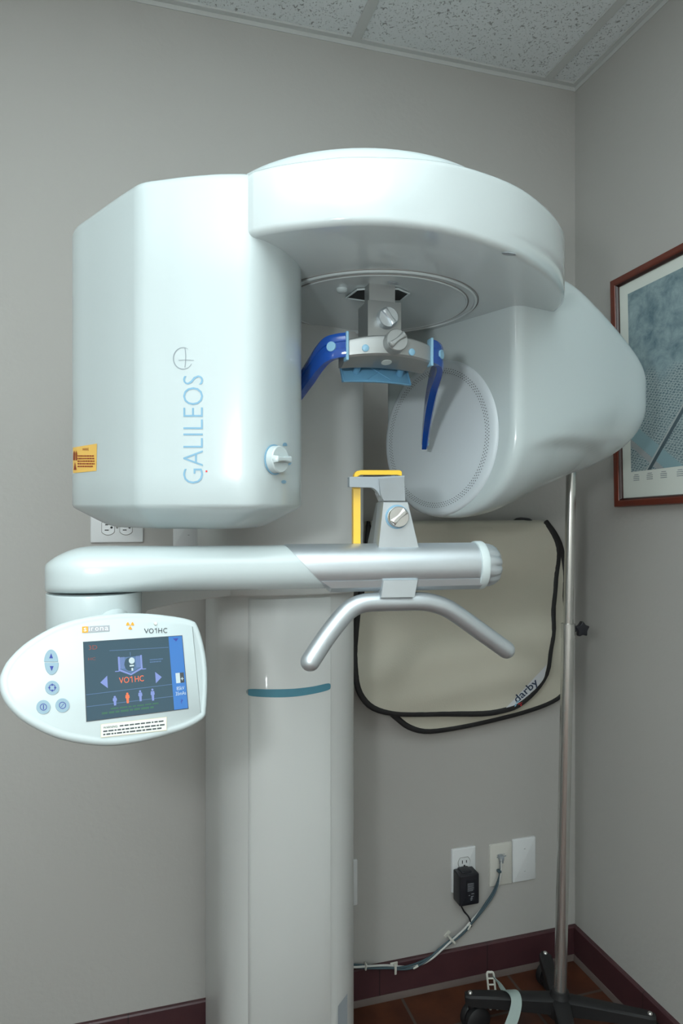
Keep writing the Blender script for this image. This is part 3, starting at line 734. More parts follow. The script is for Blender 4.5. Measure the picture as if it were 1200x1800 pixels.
for z, r in ((.008, .0325), (.012, .0325), (.019, .0315), (.025, .0295), (.030, .0265), (.033, .0215), (.0345, .014), (.035, .002)):
    ring = []
    for j in range(72):
        a = 2*math.pi*j/72; fl = .0032*max(0, math.cos(a*11))**1.5*min(1, max(0, (z-.010)/.008)); ring.append(((r-fl)*math.cos(a), (r-fl)*math.sin(a), z))
    rings.append(ring)
mb.loft(rings); mb.build('end_knob', 'silver', arm, 50)
# pivot post under the left end and bracket back to the carriage
mb = MB(); mb.prism([(AE.x+.0605*math.cos(a), AE.y+.0605*math.sin(a)) for a in [2*math.pi*k/48 for k in range(48)]], Z(-.158), Z(-.1062), .004, .001); mb.build('pivot_post', 'plastic', arm)
mb = MB()
pl = [(-.290, .885), (-.290, .98), (-.303, 1.063), (-.275, 1.146), (-.224, 1.222), (-.182, 1.269), (-.125, 1.295), (-.066, 1.314), (-.02, 1.345), (.024, 1.405), (.02, 1.44), (-.22, 1.46), (-.30, 1.33), (-.345, 1.15), (-.368, 1.0), (-.372, .885)]
mb.prism(pl, Z(-.155), Z(-.108), .004, .003); brk = mb.build('arm_bracket', 'column', sc, 40)
mb = MB(); c = P(432, 1045.5, 1.276); mb.T = Matrix.Translation((c.x, c.y+.006, Z(-.1575))); mb.revolve([(.008, 0), (.008, .003)], 20); mb.build('bracket_bolt', 'rubber', brk)
# ---- handle bar
hpath = [(545, 1163, .905), (572, 1122, .918), (600, 1086, .930), (618, 1069, .936), (640, 1060, .941), (670, 1058, .947), (700, 1057.5, .953), (735, 1057, .960), (760, 1060, .966), (785, 1069, .972), (810, 1085, .980), (850, 1114, .995), (889, 1142, 1.010)]
mb = MB(); pp = spline([P(q[0], q[1], q[2]+.016) for q in hpath], 6); mb.sweep(pp, [.0134]*len(pp), seg=24, round_ends=True); mb.build('handle_bar', 'silver', arm, 60)
def conv(front_px, dF, dB_, name, m, par, bev=.0015, mx=AD, mn=AS):
    """block whose front outline is given, extruded away from the camera along the arm's cross direction"""
    f = [P(px, py, dF+.183/.983*((px-700)/F*dF)) for px, py in front_px]; b = [p-mn*(dB_-dF) for p in f]
    cc = sum(f, Vector())/len(f); f2 = [cc+(p-cc)*.965 - mn*0 for p in f]; f1 = [p-mn*bev for p in f]
    mb = MB(); mb.loft([f2, f1, b]); return mb.build(name, m, par, 30)
conv([(673, 1020), (735, 1019), (729, 1050), (669, 1051)], .950, .995, 'handle_clamp', 'silver', arm)
# ---- chin support
ch = conv([(673, 882), (717, 882), (737, 965), (664, 966)], .963, .995, 'chin_post', 'silver', arm)
mb = MB(); f = [P(673, 882, .9635), P(664, 966, .9635)]; b = [P(661, 884, 1.02), P(645, 958, 1.02)]
mb.loft([[f[0], f[1], b[1], b[0]], [f[0]+U*.03, f[1]+U*.035, b[1]+U*.04, b[0]+U*.03]]); mb.build('chin_post_flank', 'brushed', arm)
knob(P(697.5, 908.5, .962), AS, AD, .0148, .012, math.radians(42), 'chrome', 'chin_knob', arm, .004, .4)
mb = MB(); mb.T = frame(P(697.5, 908.5, .9625), AD, AS); mb.revolve([(.0172, -.001), (.0172, .0012), (.001, .0014)], 32); mb.build('knob_ring', 'printblue', arm)
conv([(666, 841), (711, 838), (713, 881), (674, 881), (668, 868)], .964, .995, 'bite_block', 'clear', arm, .003)
mb = MB()
pts = rounded([(614, 838, 0), (664, 838, 0), (711, 836, 0), (711, 843, 0), (676, 850, 0), (672, 866, 0), (668, 872, 0), (662, 862, 0), (655, 857, 0), (614, 856, 0)], [1, 0, 1, 1, 8, 0, 2, 4, 4, 1])
f = [P(p[0], p[1], .968+.18*((p[0]-700)/F)) for p in pts]; mb.loft([f, [p-AS*.014 for p in f]]); mb.build('bite_block_carrier', 'grey', arm, 30)
# yellow guard loop: flat strap bent over the carrier
mb = MB(); d0 = .950
ypath = [(627.5, 965, .985), (627.5, 900, .985), (627.5, 850, .985), (627.8, 838, .985), (631, 831.5, .985), (640, 829, .985), (665, 829, .990), (695, 829, .996), (704, 831, .996), (707.5, 836, .985), (706, 839, .965)]
pp = spline([P(*q) for q in ypath], 5)
f = [P(621, 965, .978), P(633.5, 965, .978), P(633.5, 842, .978), P(630, 834, .978), P(625.5, 834, .978), P(621, 842, .978)]; mb.loft([f, [p-AS*.012 for p in f]])
f = [P(634, 826.5, .970), P(702, 826.5, .980), P(706, 829, .981), P(706, 836.5, .981), P(698, 834.5, .980), P(634, 834.5, .970), P(628, 837, .970), P(625, 845, .970), P(621.5, 845, .970), P(623, 833, .970), P(627, 828, .970)]
mb.loft([f, [p-AS*.012 for p in f]]); mb.build('yellow_guard', 'yellow', arm, 35)
# ---- control panel
PC = Vector((-.2395, .7911, Z(-.1923))); PX = Vector((.8361, .5474, -.0361)); PN = Vector((.5259, -.7810, .3369)); PX = (PX-PN*PX.dot(PN)).normalized()
TP = frame(PC, PX, PN); TPI = TP.inverted()
def pl2(px, py, lift=0):
    o = Vector((0, 0, H)); d = P(px, py, 1)-o; t = (PC+PN.normalized()*lift-o).dot(PN)/d.dot(PN); q = TPI @ (o+d*t); return (q.x, q.y)
outl = [(0.5, 1196), (6, 1176), (19, 1155), (47.5, 1128), (89, 1103), (127, 1088.5), (174, 1079), (222, 1075.5), (269, 1077), (317, 1083), (340, 1089), (349, 1097), (359, 1126), (366, 1164.5), (367.5, 1202), (365.5, 1245), (361, 1262), (332, 1280), (285, 1295), (237.5, 1306), (190, 1310.5), (142.5, 1306), (95, 1294), (47.5, 1270), (19, 1245), (4, 1220)]
op = [(v.x, v.y) for v in spline([Vector((*pl2(*q), 0)) for q in outl], 4, True)]
cpn = empty('control_panel', (0, 0, 0)); cpn.parent = sc; cpn.location = PC-sc.location
mb = MB(); mb.T = TP; rings = []
oc = op[::-1] if sum(op[i][0]*op[(i+1) % len(op)][1]-op[(i+1) % len(op)][0]*op[i][1] for i in range(len(op))) < 0 else op
for ins, z in ((.030, -.034), (.014, -.032), (.005, -.024), (.001, -.014), (0, -.008), (.0008, -.004), (.003, -.0012), (.0065, -.0004), (.008, -.0008), (.0088, -.0003)):
    rings.append([(p[0], p[1], z) for p in inset(oc, ins)])
mb.loft(rings); mb.build('panel_body', 'panel', cpn, 50)
# mount behind the panel reaching to the pivot post
mb = MB(); a = TP @ Vector((-.02, .03, -.026)); mb.sweep([a, AE+Vector((.03, -.02, Z(-.135)))], .022, seg=20); mb.build('panel_mount', 'plastic', cpn)
def flat(name, fn, mats, parent=cpn):
    mb = MB(); fn(mb); mb.v = [TP @ Vector((*pl2(v.x, -v.y), v.z)) for v in mb.v]; return mb.build(name, mats, parent)
def quad(mb, x0, y0, x1, y1, z, m):   # axis-aligned in screen units
    mb.add([(x0, y0, z), (x1, y0, z), (x1, y1, z), (x0, y1, z)], [(0, 1, 2, 3)], m)
# the display, built in its own millimetres (116 x 87)
mb = MB(); mb.T = TP @ Matrix.Scale(.001, 4)
mb.box((0, 0, .15), (117.5, 88.5, .7), 0)
quad(mb, -58, -43.5, 58, 43.5, .6, 1); quad(mb, 41, -43.5, 58, 43.5, .8, 2)
for (xa, ya, xb, yb) in ((-30, 31.5, 40, 30.3), (-58, -15.5, 41, -14), (-58, -28.5, 41, -28)): mb.add([(xa, ya, .8), (xb, yb, .8), (xb, yb+.7, .8), (xa, ya+.7, .8)], [(0, 1, 2, 3)], 4)
mb.poly([(-42, -3.3, .9), (-34, 3.7, .9), (-34, -10.3, .9)], 3); mb.poly([(29, -4, .9), (21.4, 2.8, .9), (21.4, -10.5, .9)], 3)
# scan volume picture: open box in perspective and head
X0 = -15
mb.poly([(X0-6, 24, .9), (X0-6, 8, .9), (X0+8, 1.5, .9), (X0+8, 3.5, .9), (X0-4, 9.5, .9), (X0-4, 24, .9)], 3); mb.poly([(X0+22, 24, .9), (X0+22, 8, .9), (X0+8, 1.5, .9), (X0+8, 3.5, .9), (X0+20, 9.5, .9), (X0+20, 24, .9)], 3)
mb.poly([(X0-4, 23, .85), (X0+8, 23, .85), (X0+20, 23, .85), (X0+20, 10, .85), (X0+8, 4, .85), (X0-4, 10, .85)], 4)
for k in range(6): quad(mb, X0-5+k*1.2, 10, X0-4.6+k*1.2, 23.5, .92, 3); quad(mb, X0+15+k*1.2, 10, X0+15.4+k*1.2, 23.5, .92, 3)
mb.poly([(x, y, .95) for x, y in circle(X0+7, 14.5, 6, 20, 7.8)], 1)
mb.poly([(x, y, 1.0) for x, y in circle(X0+9.8, 18.3, 3.4, 16, 3.8)], 6); quad(mb, X0+7, 11.6, X0+12, 13.4, 1.0, 6); quad(mb, X0+8.8, 6.6, X0+10.8, 9.8, 1.0, 6)
quad(mb, X0+8.2, 24, X0+8.9, 28.5, .9, 4); quad(mb, X0-10, 7, X0-5, 8, .9, 3); quad(mb, X0+21, 7, X0+26, 8, .9, 3)
mb.text('VO', -21, -6.6, 11.5, 6.8, 5, 0, .9); one(mb, -8.6, -6.6, 2.8, 6.8, 5, .9); mb.text('HC', -3, -6.6, 10.5, 6.8, 5, 0, .9)
mb.text('3D', -53, 34.5, 9.5, 5, 7, 0, .9); mb.text('HC', -54, 22.5, 8, 3.2, 7, 0, .9)
bars(mb, 16, 14, 16, 5.5, 2, 4, .5, .9, 3)
for x, y0, hgt, m in ((-26.9, -30.4, 10.8, 3), (-12.6, -29.5, 12, 5), (2.2, -29, 12.6, 3), (16.7, -30, 14, 3)):
    mb.poly([(a, b, .9) for a, b in circle(x, y0+hgt-1.4, 1.3, 10)], m)
    mb.poly([(x-1.2, y0, .9), (x+1.2, y0, .9), (x+1.5, y0+hgt*.45, .9), (x+2.4, y0+hgt*.5, .9), (x+2.0, y0+hgt*.78, .9), (x-2.0, y0+hgt*.78, .9), (x-2.4, y0+hgt*.5, .9), (x-1.5, y0+hgt*.45, .9)], m)
bars(mb, -42, -38.5, 70, 4.0, 1, 8, .55, .88, 9); bars(mb, -32, -34.3, 64, 3.2, 1, 8, .5, .88, 2)
quad(mb, 46, -13, 51.3, -1, .95, 6); quad(mb, 51.3, -13, 56.3, -1, .93, 0); quad(mb, 52, -8.7, 55.6, -7.9, 1.0, 6); quad(mb, 53.4, -10.2, 54.2, -6.4, 1.0, 6)
mb.text('85kV', 46, -21.3, 9.5, 4.2, 6, 0, .95); mb.text('35mAs', 44.3, -27.3, 12.5, 4.2, 6, 0, .95); mb.text('?', 49.5, -37, 3, 4.5, 9, 0, .95); mb.poly([(46.5, 41, .95), (53.5, 41, .95), (50, 37, .95)], 9)
mb.build('display', ['ink', 's_bg', 's_bar', 's_lav', 's_dim', 's_org', 's_wht', 's_red', 's_grn', 'navy'], cpn)
# buttons
def btn(cx, cy, shape, sym):
    def fn(mb):
        if shape == 'o': pts = circle(cx, -cy, 12.2, 28, 12.4)
        elif shape == 'u': pts = [(cx-12.2, -cy-11.3), (cx+12.2, -cy-11.3)]+[(cx+12.2*math.cos(a), -cy-11.3+21.5*math.sin(a)) for a in [math.pi*k/16 for k in range(1, 16)]]
        else: pts = [(cx+12.2, -cy+11), (cx-12.2, -cy+11)]+[(cx-12.2*math.cos(a), -cy+11-21*math.sin(a)) for a in [math.pi*k/16 for k in range(1, 16)]]
        mb.loft([[(x, y, -.0002) for x, y in pts], [(x, y, .0008) for x, y in pts]], 0)
        if sym == 'up': mb.poly([(cx-3.4, -cy-5.5, .0010), (cx+3.4, -cy-5.5, .0010), (cx, -cy+3.5, .0010)], 1)
        if sym == 'dn': mb.poly([(cx-3.4, -cy+5, .0010), (cx+3.4, -cy+5, .0010), (cx, -cy-4, .0010)], 1)
        if sym in 'pir':
            n0 = 20
            a = [(x, y) for x, y in circle(cx, -cy, 6.2, n0)]; b = [(x, y) for x, y in circle(cx, -cy, 5.0, n0)]
            mb.add([(x, y, .0010) for x, y in a+b], [(i, (i+1) % n0, n0+(i+1) % n0, n0+i) for i in range(n0)], 1)
        if sym == 'p':
            for k in range(4):
                q = math.pi/2*k; mb.poly([(cx+8*math.cos(q), -cy+8*math.sin(q), .0011), (cx+4*math.cos(q+.5), -cy+4*math.sin(q+.5), .0011), (cx+4*math.cos(q-.5), -cy+4*math.sin(q-.5), .0011)], 1)
        if sym == 'i': mb.add([(cx-.8, -cy-4, .0011), (cx+.8, -cy-4, .0011), (cx+.8, -cy+4, .0011), (cx-.8, -cy+4, .0011)], [(0, 1, 2, 3)], 1)
        if sym == 'r': mb.add([(cx-3, -cy-3, .0011), (cx-1.8, -cy-3, .0011), (cx+3, -cy+3, .0011), (cx+1.8, -cy+3, .0011)], [(0, 1, 2, 3)], 1)
    return flat('button', fn, ['button', 'navy'])
btn(89.5, 1152, 'u', 'up'); btn(90.5, 1176, 'd', 'dn'); btn(91.5, 1209, 'o', 'p'); btn(76, 1243, 'o', 'i'); btn(109.5, 1240, 'o', 'r')
# maker's badge, radiation trefoil, model name, warning label
def badge(mb):
    mb.add([(144, -1112.5, .0004), (154.5, -1112, .0004), (154.5, -1101, .0004), (144, -1101.6, .0004)], [(0, 1, 2, 3)], 0)
    mb.add([(154.5, -1112, .0004), (192.5, -1109.3, .0004), (192.5, -1099, .0004), (154.5, -1101, .0004)], [(0, 1, 2, 3)], 1)
    mb.text('s', 146.8, -1110, 5, 6.2, 2, 0, .0008)
    k = 0
    for chx, x in zip('irona', (156, 160, 167, 175.5, 184)):
        mb.text(chx, x, -1109.5+k*.35, {'i': 1.6, 'r': 4}.get(chx, 6), 7.6 if chx == 'i' else 6.0, 2, 0, .0008); k += 1
flat('maker_badge', badge, ['orange', 'badgegrey', 'white'])
def tref(mb):
    cx, cy = 228.5, -1099.5
    for k in range(3):
        a0 = math.radians(30+120*k+90-30-30); a0 = math.radians([30, 150, 270][k])
        r0, r1 = 2.0, 7.2; pts = [(cx+r0*math.cos(a0+q), cy+r0*math.sin(a0+q), .0004) for q in (-.45, 0, .45)]+[(cx+r1*math.cos(a0+q), cy+r1*math.sin(a0+q), .0004) for q in (.52, .26, 0, -.26, -.52)]
        mb.poly(pts, 0)
    mb.poly([(x, y, .0004) for x, y in circle(cx, cy, 1.1, 10)], 0)
flat('radiation_trefoil', tref, 'orange')
flat('model_lettering', lambda mb: [(one(mb, x, -1113.5+i*.25, w_, 8.6, 0, .0004) if c_ == '1' else mb.text(c_, x, -1113.5+i*.25, w_, 8.6, 0, 0, .0004)) for i, (c_, x, w_) in enumerate((('V', 253, 8), ('O', 261.5, 8.2), ('1', 271.6, 3.6), ('H', 278, 6.6), ('C', 286.5, 7)))], 'ink')
flat('status_lamp', lambda mb: mb.loft([[(x, y, .0002) for x, y in circle(273, -1096, 3.2, 16)], [(x, y, .0012) for x, y in circle(273, -1096, 2.6, 16)]]), 'label')
def warn(mb):
    def skew(x, y): return (x, -(y-.112*(x-177)), 0)
    def qd(x0, y0, x1, y1, z, m): mb.add([(*skew(x0, y0)[:2], z), (*skew(x0, y1)[:2], z), (*skew(x1, y1)[:2], z), (*skew(x1, y0)[:2], z)], [(0, 1, 2, 3)], m)
    qd(177, 1273, 293, 1297, .0003, 1); qd(178, 1274, 292, 1296, .0005, 0)
    n0 = len(mb.v); mb.text('WARNING:', 181, -1282, 26, 4.2, 2, .01, .0007)
    rnd = random.Random(5); x = 210
    while x < 288: l = rnd.uniform(3, 9); mb.add([(x, -1282+1, .0007), (x+l, -1282+1, .0007), (x+l, -1282+3.4, .0007), (x, -1282+3.4, .0007)], [(0, 1, 2, 3)], 2); x += l+1.6
    for yy in (-1287.6, -1293.2):
        x = 181
        while x < 284: l = rnd.uniform(3, 10); mb.add([(x, yy, .0007), (x+l, yy, .0007), (x+l, yy+2.6, .0007), (x, yy+2.6, .0007)], [(0, 1, 2, 3)], 2); x += l+1.5
    for i in range(n0, len(mb.v)): v = mb.v[i]; v.y += .112*(v.x-177)
flat('warning_label', warn, ['label', 'labeledge', 'ink'])
# ================================================================== WALL PLATES AND WIRING
def wall_T(t, z, w=.0): return frame(Wl(t, w, z), U, FR)
def wp(px, py, w=0): t, z = wall_pt(px, py, w); return t, z
def duplex(mb, rot=False, which=(1, 1)):
    for k, on in zip((-1, 1), which):
        if not on: continue
        cy = k*.0195
        pts = [(.0170*math.cos(a), max(-.0135, min(.0135, .0170*math.sin(a)))) for a in [2*math.pi*i/40 for i in range(40)]]
        mb.loft([[(x, y+cy, .0045) for x, y in pts], [(x*.97, y*.97+cy, .0070) for x, y in pts]], 0)
        mb.loft([[(x*1.07, y*1.07+cy, .0046) for x, y in pts], [(x*1.07, y*1.07+cy, .0053) for x, y in pts]], 2)
        for sx, hh_ in ((-.006, .0085), (.006, .0068)): mb.box((sx, cy+.003, .0071), (.0022, hh_, .0006), 1)
        mb.poly([(x, y+cy-.0075, .0074) for x, y in circle(0, 0, .0028, 12)], 1)
    mb.poly([(x, y, .0068) for x, y in circle(0, 0, .0028, 12)], 2)
def plate(mb, w, h, m=0): mb.prism(rrect(w, h, .003, 3), 0, .006, 0, .003, m, 3)
def outlet(name, t, z, label, rot=0, parts=(1, 1), group=None):
    root = empty(name, Wl(t, 0, z), label, 'outlet', group)
    mb = MB(); mb.T = wall_T(t, z) @ Matrix.Rotation(rot, 4, 'Z'); plate(mb, .070, .115); mb.build('cover_plate', 'plate', root)
    mb = MB(); mb.T = wall_T(t, z) @ Matrix.Rotation(rot, 4, 'Z') @ Matrix.Translation((0, 0, .001)); duplex(mb, which=parts); mb.build('receptacle', ['plate', 'hole', 'seam'], root)
    return root
t, z = wp(206, 927); outlet('power_outlet', t, z, 'white duplex outlet mounted sideways just under the x-ray head', math.pi/2)
t, z = wp(813.5, 1527); to, zo = t, z
outlet('power_outlet', t, z, 'white outlet low on the back wall with black adapter plugged in')
t, z = wp(604, 1553); outlet('power_outlet', t, z, 'white outlet almost hidden behind the right edge of the scanner column')
def blank(px, py, label, w=.070, h=.115, m='plate', screws=(1, 1)):
    t, z = wp(px, py); root = empty('blank_wall_plate', Wl(t, 0, z), label, 'wall plate')
    mb = MB(); mb.T = wall_T(t, z); plate(mb, w, h); mb.build('cover_plate', m, root)
    for k in (-1, 1):
        mb = MB(); mb.T = wall_T(t, z) @ Matrix.Translation((0, k*.030*h/.115, .006)); mb.revolve([(.0030, -.001), (.0028, .0008), (.0003, .0010)], 14); mb.box((0, 0, .0010), (.0045, .0007, .0004), 1); mb.build('screw', ['plate', 'ink'], root)
    return t, z
blank(919.5, 1509.5, 'white blank wall plate, right of the cable plate near floor', .071, .117)
blank(331, 918, 'white blank wall plate peeking from behind the top of the column')
t, z = wp(878.5, 1518); td, zd = t, z
root = empty('data_wall_plate', Wl(t, 0, z), 'ivory data plate with grey cable plugged in, beside the blank plate', 'wall plate')
mb = MB(); mb.T = wall_T(t, z); plate(mb, .068, .112); mb.build('cover_plate', 'ivory', root)
mb = MB(); mb.T = wall_T(t, z); mb.box((.001, .022, .0062), (.028, .0028, .0008), 0); bars(mb, -.013, .0265, .028, .004, 1, 0, .5, .0066, 3); mb.box((0, .010, .0065), (.013, .013, .002), 0); mb.build('jack', ['printgrey'], root)
mb = MB(); mb.T = wall_T(t, z); mb.box((0, 0, .0062), (.020, .036, .001), 0); mb.build('jack_frame', 'ivory', root)
# power adapter plugged in the outlet
root = empty('power_adapter', Wl(to, .008, zo-.03), 'black boxy power adapter plugged into the low wall outlet', 'power adapter')
ta, za = wp(821, 1560, .035)
TA = frame(Wl(ta, .0085, za), U, FR)
mb = MB(); mb.T = TA; mb.box((0, 0, .020), (.056, .080, .040), 0, .004); mb.box((-.002, .038, .016), (.030, .012, .028), 0, .003); mb.build('case', 'black', root)
mb = MB(); mb.T = TA; quad(mb, -.010, -.030, .016, .026, .0403, 0); rnd = random.Random(2)
mb.build('rating_label', ['black'], root)
mb = MB(); mb.T = TA; bars(mb, -.006, -.002, .018, .022, 6, 0, .35, .0407, 5)
for k in range(6): q = mb.T @ Vector((0, 0, 0)); mb.box((.003+rnd.uniform(-.005, .006), -.010-k*.0032, .0408), (rnd.uniform(.003, .008), .0010, .0003), 0)
mb.build('label_print', ['badgegrey'], root)
cord = [Wl(ta+.017, .018, za-.041)]+[Wl(*(lambda tz: (tz[0], .016, tz[1]))(wall_pt(x, y, .016))) for x, y in ((812, 1596), (816, 1603), (823, 1611), (827, 1621), (828, 1629))]
mb = MB(); mb.sweep(spline(cord, 5), .0022, seg=8); mb.build('cord', 'black', root)
# cable bundle along the wall
cpx = [(879.5, 1506), (880, 1520), (879, 1535), (875, 1552), (866, 1572), (850, 1594), (832, 1617), (815, 1636), (795, 1652), (775, 1668), (758, 1682), (742, 1692), (722, 1699), (700, 1701), (680, 1699.5), (650, 1699), (625, 1698.5), (605, 1697)]
root = empty('cable_bundle', Wl(td, 0, zd), 'bundle of white and dark teal cables running along the wall above the baseboard', 'cable')
for i, (m, ph, nm) in enumerate((('cablewhite', 0, 'white_cable'), ('cabledark', 2.1, 'dark_cable'), ('cabledark', 4.2, 'dark_cable'))):
    pts = []; spx = spline([Vector((a, b, 0)) for a, b in cpx], 4)
    for k, q in enumerate(spx):
        kk = min(1, k/8); t, z = wall_pt(q.x, q.y, .017); pts.append(Wl(t, .0175+.0032*math.sin(ph+k*.22)*kk, z+.0036*math.cos(ph+k*.22)*kk))
    mb = MB(); mb.sweep(pts[i*2:] if i else pts, .0026, seg=8); mb.build(nm, m, root)
mb = MB(); t, z = wall_pt(880, 1507, .012); mb.T = frame(Wl(t, .013, z), U, FR); mb.box((0, 0, 0), (.012, .012, .014), 0, .001); mb.build('plug', 'grey', root)
mb = MB(); t, z = wall_pt(876.5, 1531, .017); mb.T = frame(Wl(t, .0175, z), U, FR); mb.box((0, 0, 0), (.009, .006, .012), 0, .001); mb.build('tie', 'cabledark', root)
for px, py, a in ((823, 1628, .9), (729, 1698, .3), (642, 1698, 1.4)):
    t, z = wall_pt(px, py, .0175); mb = MB(); mb.T = frame(Wl(t, .0175, z), U, FR) @ Matrix.Rotation(a-1.57, 4, 'Z'); mb.box((0, 0, 0), (.004, .015, .015), 0, .0015); mb.build('tie', 'clip', root)
for (px, py, ang, lb) in ((790, 1650, .75, 'white adhesive cable clip high on the wall above the baseboard'), (692, 1699, 0, 'white adhesive cable clip at the top edge of the maroon baseboard')):
    t, z = wall_pt(px, py, .012); root = empty('cable_clip', Wl(t, .0, z), lb, 'cable clip')
    w0 = .011 if py > 1680 else 0
    mb = MB(); mb.T = frame(Wl(t, w0, z+.004), U, FR) @ Matrix.Rotation(ang, 4, 'Z'); mb.box((0, .003, .0015), (.020, .009, .003), 0, .001); mb.box((0, -.006, .0155-w0+.0085), (.006, .021, .003), 0, .001); mb.box((0, .004, .013-w0/2), (.005, .004, .026-w0), 0, .001)
    mb.build('clip_body', 'clip', root)
# ================================================================== APRON ON ITS WALL RACK
def sheet(name_o, px_out, w, th, mats, parent, wave=0, seed=0, npts=None):
    out = [Vector((*wall_pt(x, y, w), 0)) for x, y in px_out]          # (t, z)
    sp = spline(out, 4, True) if npts is None else out
    return sp
ap_root_t, ap_root_z = wall_pt(800, 1080, .07)
ap = empty('lead_apron', Wl(ap_root_t, .07, ap_root_z), 'olive-beige lead apron with black edge binding folded over a wall rack', 'apron')
WF, WB = .085, .040
fo = [(652, 917), (646, 955), (639.5, 1000), (632.5, 1060), (627, 1120), (624.5, 1165), (626, 1200), (636, 1225), (655, 1243), (690, 1253), (730, 1256), (790, 1256.5), (850, 1256), (885, 1251), (915, 1241), (945, 1216), (961, 1185), (966, 1140), (972, 1085), (978, 1030), (981, 990), (976, 955), (966, 932), (956, 917)]
bo = [(672, 917), (664, 1000), (655, 1090), (655, 1170), (664, 1215), (680, 1245), (700, 1264), (718, 1277), (745, 1284.5), (780, 1282), (830, 1273), (880, 1262), (920, 1252), (960, 1238), (985, 1222), (996, 1200), (1000, 1150), (998, 1100), (992, 1040), (990, 1000), (986, 965), (976, 938), (962, 917)]
def wavy(t, z, k): return .008*math.sin(z*22+t*4+k)+.002*math.sin(z*61+t*9+k*2)+.002*math.sin(t*19+z*11)
def cloth(name, px_out, w, k, mats, wav):
    out = [Vector((*wall_pt(x, y, w), 0)) for x, y in px_out]; sp = spline(out, 3)
    # fill by scanlines: left and right border at each height
    left = sp[:]; zs = [p.y for p in sp]; zmin, zmax = min(zs), max(zs)
    rows = []; n = 54; m = 26
    for i in range(n+1):
        q = i/n; z = zmax-(zmax-zmin)*(1-(1-q)**1.6); z = min(zmax-1e-5, max(zmin+1e-5, z))
        xs = []
        for a, b in zip(sp, sp[1:]+sp[:1]):
            if (a.y-z)*(b.y-z) <= 0 and abs(a.y-b.y) > 1e-9: xs.append(a.x+(b.x-a.x)*(z-a.y)/(b.y-a.y))
        if len(xs) < 2: continue
        x0, x1 = max(xs), min(xs); rows.append([(x0+(x1-x0)*j/m, z) for j in range(m+1)])
    mb = MB(); fr = [[Wl(t, w+wav*wavy(t, z, k), z) for t, z in r] for r in rows]; bk = [[Wl(t, w+wav*wavy(t, z, k)-.005, z) for t, z in r] for r in rows]
    mb.loft([f+b[::-1] for f, b in zip(fr, bk)]); o = mb.build(name, mats, ap, 70)
    edge = [Wl(p.x, w+wav*wavy(p.x, p.y, k)-.002, p.y) for p in sp]
    mb = MB(); mb.sweep(edge, .0078, seg=12, flat=.55, up=FR); mb.build('edge_binding', 'rubber', o, 60)
    return o
front_o = cloth('front_panel', fo, WF, 0, 'apron', 1.0)
back_o = cloth('back_panel', bo, WB, 2.5, 'apron', .6)
# fold over the rack rod
t0, zf = wall_pt(652, 917, WF); t1, _ = wall_pt(957, 917, WF); zf = wall_pt(800, 918, WF)[1]
mb = MB(); rc = (WF+WB)/2-.001; rr_ = (WF-WB)/2+.001
rings = []
for t in [t0+(t1-t0)*i/10 for i in range(11)]:
    wo = rr_+.006
    ring = [Wl(t, rc+wo, zf-.022)]+[Wl(t, rc+wo*math.cos(a), zf-.006+wo*.35*math.sin(a)) for a in [math.pi*k/10 for k in range(11)]]+[Wl(t, rc-wo, zf-.022)]
    ring += [Wl(t, rc-wo+.005, zf-.022)]+[Wl(t, rc+(wo-.005)*math.cos(a), zf-.011+wo*.35*math.sin(a)) for a in [math.pi*k/10 for k in range(10, -1, -1)]]+[Wl(t, rc+wo-.005, zf-.022)]
    rings.append(ring)
mb.loft(rings); mb.build('top_fold', 'apron', ap, 60)
# maker's patch in the lower right corner
atree = bvh(front_o)
mb = MB()
ed = [(884, 1249), (905, 1242), (925, 1231), (942, 1215), (955, 1193), (960, 1168)]
li = [(884+(960-884)*i/20, 1249+(1168-1249)*i/20) for i in range(21)]
es = spline([Vector((a, b, 0)) for a, b in ed], 4); 
mb.loft([[(p[0], -p[1], 0), (.5*(p[0]+q.x), -.5*(p[1]+q.y), 0), (q.x, -q.y, 0)] for p, q in zip(li, es)], 0, (0, 0), False); conform(mb, atree, .0012)
patch = mb.build('maker_patch', 'patch', front_o)
m2 = MB(); m2.text('darby', 0, 0, 52, 20, 0, .010)
ca, sa = math.cos(math.radians(43)), math.sin(math.radians(43))
m2.v = [Vector((911+v.x*ca-v.y*sa*.85, -1238.5+v.x*sa+v.y*ca*.85, 0)) for v in m2.v]
n0 = len(m2.v); m2.poly([(909, -1237, 0), (917, -1234, 0), (915, -1241, 0)], 1); m2.poly([(903, -1243, 0), (905.5, -1242, 0), (907, -1237, 0), (904, -1237, 0)], 2); m2.poly([(905, -1234, 0), (911, -1230, 0), (912, -1233, 0), (907, -1236, 0)], 2)
conform(m2, atree, .0022); m2.build('maker_lettering', ['darknavy', 'red', 'printblue'], front_o)
# rack
tr_, zr_ = wall_pt(926, 912, .06)
rk = empty('apron_rack', Wl(tr_, 0, zr_), 'black wall rack whose hook end shows above the folded lead apron', 'wall rack')
mb = MB(); zr = zf-.016; mb.sweep([Wl(t0-.02, rc, zr), Wl(t1+.035, rc, zr)], .007, seg=14, round_ends=True); mb.build('rod', 'black', rk)
for tt in (t0-.05, tr_):
    mb = MB(); mb.sweep(spline([Wl(tt, .002, zr+.012), Wl(tt, .02, zr+.02), Wl(tt, rc-.012, zr+.02), Wl(tt, rc+.004, zr+.018), Wl(tt, rc+.012, zr+.010)], 4), .0125 if tt == tr_ else .008, seg=12, flat=.55, round_ends=True); mb.box((0, 0, 0), (0.0001, .0001, .0001)) if False else None
    mb.build('bracket', 'black', rk)
